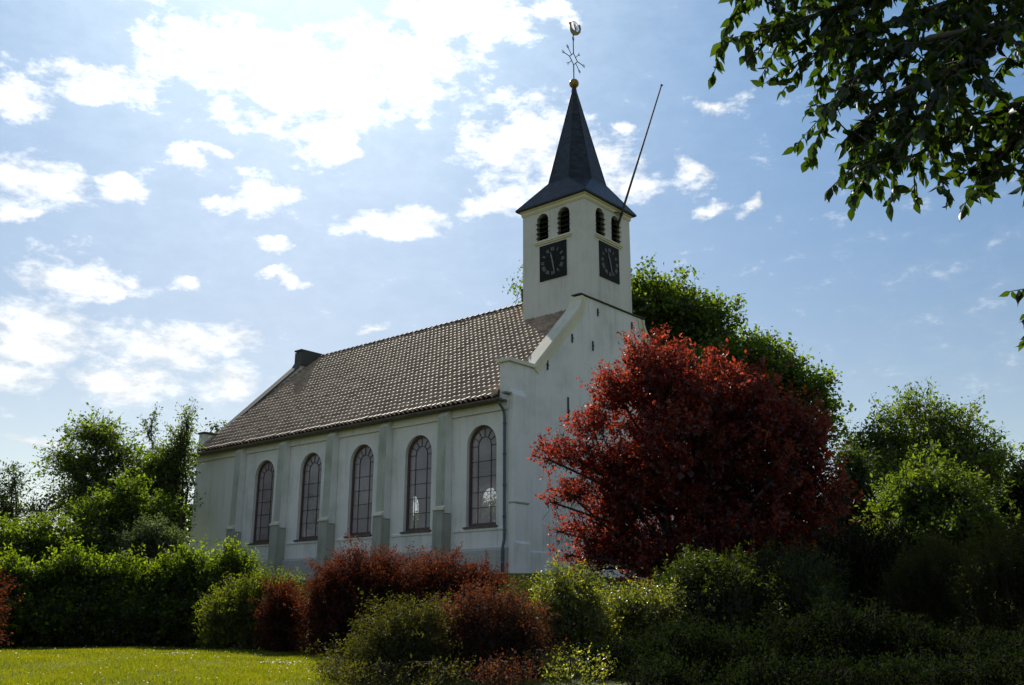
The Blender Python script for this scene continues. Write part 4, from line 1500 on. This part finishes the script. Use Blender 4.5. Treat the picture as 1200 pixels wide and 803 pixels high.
# --- the tree the photographer stands under: its trunk is out of the picture to the right
def overhang():
    rng = np.random.default_rng(21)
    b = np.array([24.9, -20.6, 0.0])
    b[2] = float(ground_z(b[0], b[1]))
    root = empty('overhanging_tree', tuple(b))
    tag(root, 'near tree whose leafy boughs hang into the upper right corner against the sky', 'tree')
    mb = MB()
    fork = b + np.array([-.1, -.1, 3.0])
    mb.tube([np.array([0, 0, -.15]), np.array([.03, .02, 1.4]), fork - b], [.20, .16, .13], 10)
    # boughs: picture x, y and level distance of points along each
    boughs = [[(1290, -40, 5.6), (1190, -30, 5.4), (1080, -25, 5.2), (970, -22, 5.0), (905, -14, 4.9), (862, -2, 4.8)],
              [(1280, 20, 5.3), (1180, 30, 5.0), (1090, 45, 4.9), (1030, 75, 4.8), (985, 100, 4.7)],
              [(1180, 30, 5.0), (1120, 80, 4.8), (1080, 140, 4.7), (1052, 175, 4.6), (1042, 198, 4.6)],
              [(1120, 80, 4.8), (1050, 110, 4.8), (1005, 150, 4.75), (985, 170, 4.7)],
              [(1290, 60, 5.6), (1220, 110, 5.4), (1150, 140, 5.3), (1090, 172, 5.2), (1060, 190, 5.2)],
              [(1220, 110, 5.4), (1190, 160, 5.3), (1168, 190, 5.25), (1160, 208, 5.2)],
              [(1300, 120, 5.5), (1240, 170, 5.4), (1205, 205, 5.4)],
              [(1190, -30, 5.4), (1120, 0, 5.2), (1060, 20, 5.1), (1000, 40, 5.0), (955, 62, 4.9)],
              [(1080, -25, 5.2), (1000, 5, 5.0), (930, 25, 4.9), (890, 32, 4.9)],
              [(1400, 290, 5.6), (1320, 325, 5.4), (1265, 335, 5.3), (1212, 347, 5.3)],
              [(1290, -40, 5.6), (1250, -150, 5.5), (1150, -220, 5.6), (1020, -260, 5.8)],
              [(1290, -40, 5.6), (1400, -200, 5.8), (1500, -300, 6.0)],
              [(1250, -150, 5.5), (1130, -120, 5.3), (1000, -110, 5.1), (900, -90, 5.1)]]
    LP, LA, LN = [], [], []

    def leafy(p, q, dens, droop=.75):
        """leaves in alternating pairs along a twig"""
        v = q - p
        ln = np.linalg.norm(v)
        k = max(2, int(ln * dens))
        for j in range(k):
            t = (j + rng.random()) / k
            pos = p + v * t
            a = unit(v / ln * .35 + rng.normal(size=3) * .55 + np.array([0, 0, -droop]))
            LP.append(pos)
            LA.append(a)
            LN.append(unit(rng.normal(size=3)))
    for bi, bo in enumerate(boughs):
        pts = [at(*p) for p in bo]
        if bi in (0, 1, 4, 6, 9):
            pts = [fork + (pts[0] - fork) * .02] + pts
        r0 = .04 if bi in (0, 1, 4, 10, 11) else .02
        nP = len(pts)
        mb.tube([p - b for p in pts], list(np.linspace(r0, .004, nP)), 7)
        for i in range(nP - 1):
            p, q = pts[i], pts[i + 1]
            if np.linalg.norm(p - fork) < .6:
                continue
            sl = np.linalg.norm(q - p)
            leafy(p, q, 50)
            for j in range(int(sl * 30)):
                t = rng.random()
                s_ = p + (q - p) * t
                dv = unit(unit(q - p) * .5 + rng.normal(size=3) * .75 + np.array([0, 0, -.35]))
                e = s_ + dv * rng.uniform(.15, .50)
                m_ = (s_ + e) / 2 + rng.normal(size=3) * .02 + np.array([0, 0, .02])
                mb.tube([s_ - b, m_ - b, e - b], [.005, .004, .002], 4, cap=False)
                leafy(s_, m_, 52)
                leafy(m_, e, 66)
    # rest of the crown over the photographer's head and to the right, out of the picture
    P = np.array(LP)
    A = np.array(LA)
    Nn = np.array(LN)
    n = len(P)
    Sd = unit(np.cross(A, Nn))
    N2 = np.cross(Sd, A)
    ln = rng.uniform(.045, .098, n)
    wd = ln * rng.uniform(.46, .60, n)
    prof = [(0.0, .0, 0), (.18, .34, .0), (.42, .5, .0), (.70, .32, 0), (.88, .10, 0), (1.0, .0, 0)]
    rows = []
    curl = rng.uniform(.05, .30, n)
    for (t, w_, _) in prof:
        ctr = P + A * (ln * t)[:, None] - N2 * (ln * curl * t * t)[:, None]
        sd_ = Sd * (wd * w_)[:, None]
        lift = N2 * (wd * w_ * .35)[:, None]
        rows.append((ctr - sd_ + lift, ctr, ctr + sd_ + lift))
    V = np.stack([r for row in rows for r in row], 1)
    base = np.arange(n)[:, None] * 18
    F = []
    for i in range(5):
        a0, a1 = i * 3, (i + 1) * 3
        F.append(base + np.array([[a0, a1, a1 + 1, a0 + 1]]))
        F.append(base + np.array([[a0 + 1, a1 + 1, a1 + 2, a0 + 2]]))
    F = np.concatenate(F, 0)
    np_mesh('leaves', V.reshape(-1, 3) - b, F, LEAF['cherry'], root)
    mb.build('trunk', MAT['bark'], root, fix=False, smooth=True)


overhang()


# --- lawn
def lawn():
    rng = np.random.default_rng(8)
    n = 400000
    az = rng.uniform(math.radians(-88), math.radians(-45), n)
    d = 10 + 18 * rng.random(n) ** .9
    x, y = CAM[0] + np.sin(az) * d, CAM[1] + np.cos(az) * d
    P = np.stack([x, y, ground_z(x, y) - .005], -1)
    a = unit(rng.normal(size=(n, 3)) * .5 + np.array([0, 0, 1.0]))
    nn = unit(rng.normal(size=(n, 3)) * np.array([1, 1, .2]))
    ln = rng.uniform(.03, .075, n) * (1 + .4 * np.sin(x * 2.1) * np.sin(y * 1.7))
    V, F = leaf_quads(P, a, nn, ln, np.full(n, .008), .05)
    gm = leaf_mat('grass_blade', ((.10, .13, .008), (.16, .18, .010), (.25, .235, .022)), (2.2, 2.1, .4), .5, .02, .5, .8)
    tag(np_mesh('grass', V, F, gm), 'short sunlit green grass of the lawn', 'grass', kind='stuff')
    # daisies and dandelions scattered through the grass, and one dense patch
    m = 380
    az = rng.uniform(math.radians(-70), math.radians(-50), m)
    d = 13 + 14 * rng.random(m)
    x, y = CAM[0] + np.sin(az) * d, CAM[1] + np.cos(az) * d
    for (px, py, dd, k) in ((328, 782, 18.5, 70), (205, 765, 21.5, 45)):
        c = at(px, py, dd)
        x = np.concatenate([x, c[0] + rng.normal(size=k) * .22])
        y = np.concatenate([y, c[1] + rng.normal(size=k) * .16])
    z = ground_z(x, y) + rng.uniform(.04, .075, len(x))
    V, F = [], []
    for i in range(len(x)):
        tl = rng.normal(size=2) * .35
        r = rng.uniform(.008, .014)
        c = np.array([x[i], y[i], z[i]])
        o = len(V)
        V.append(c + [0, 0, .004])
        for q in range(8):
            an = q * math.pi / 4
            V.append(c + np.array([math.cos(an) * r, math.sin(an) * r, (math.cos(an) * tl[0] + math.sin(an) * tl[1]) * r]))
        F += [(o, o + 1 + q, o + 1 + (q + 1) % 8) for q in range(8)]
    dm = plain('white_petal', (.75, .75, .70), .7, .05)
    tag(np_mesh('daisies', V, F, dm), 'tiny white daisies scattered through the lawn', 'flowers', kind='stuff')


lawn()
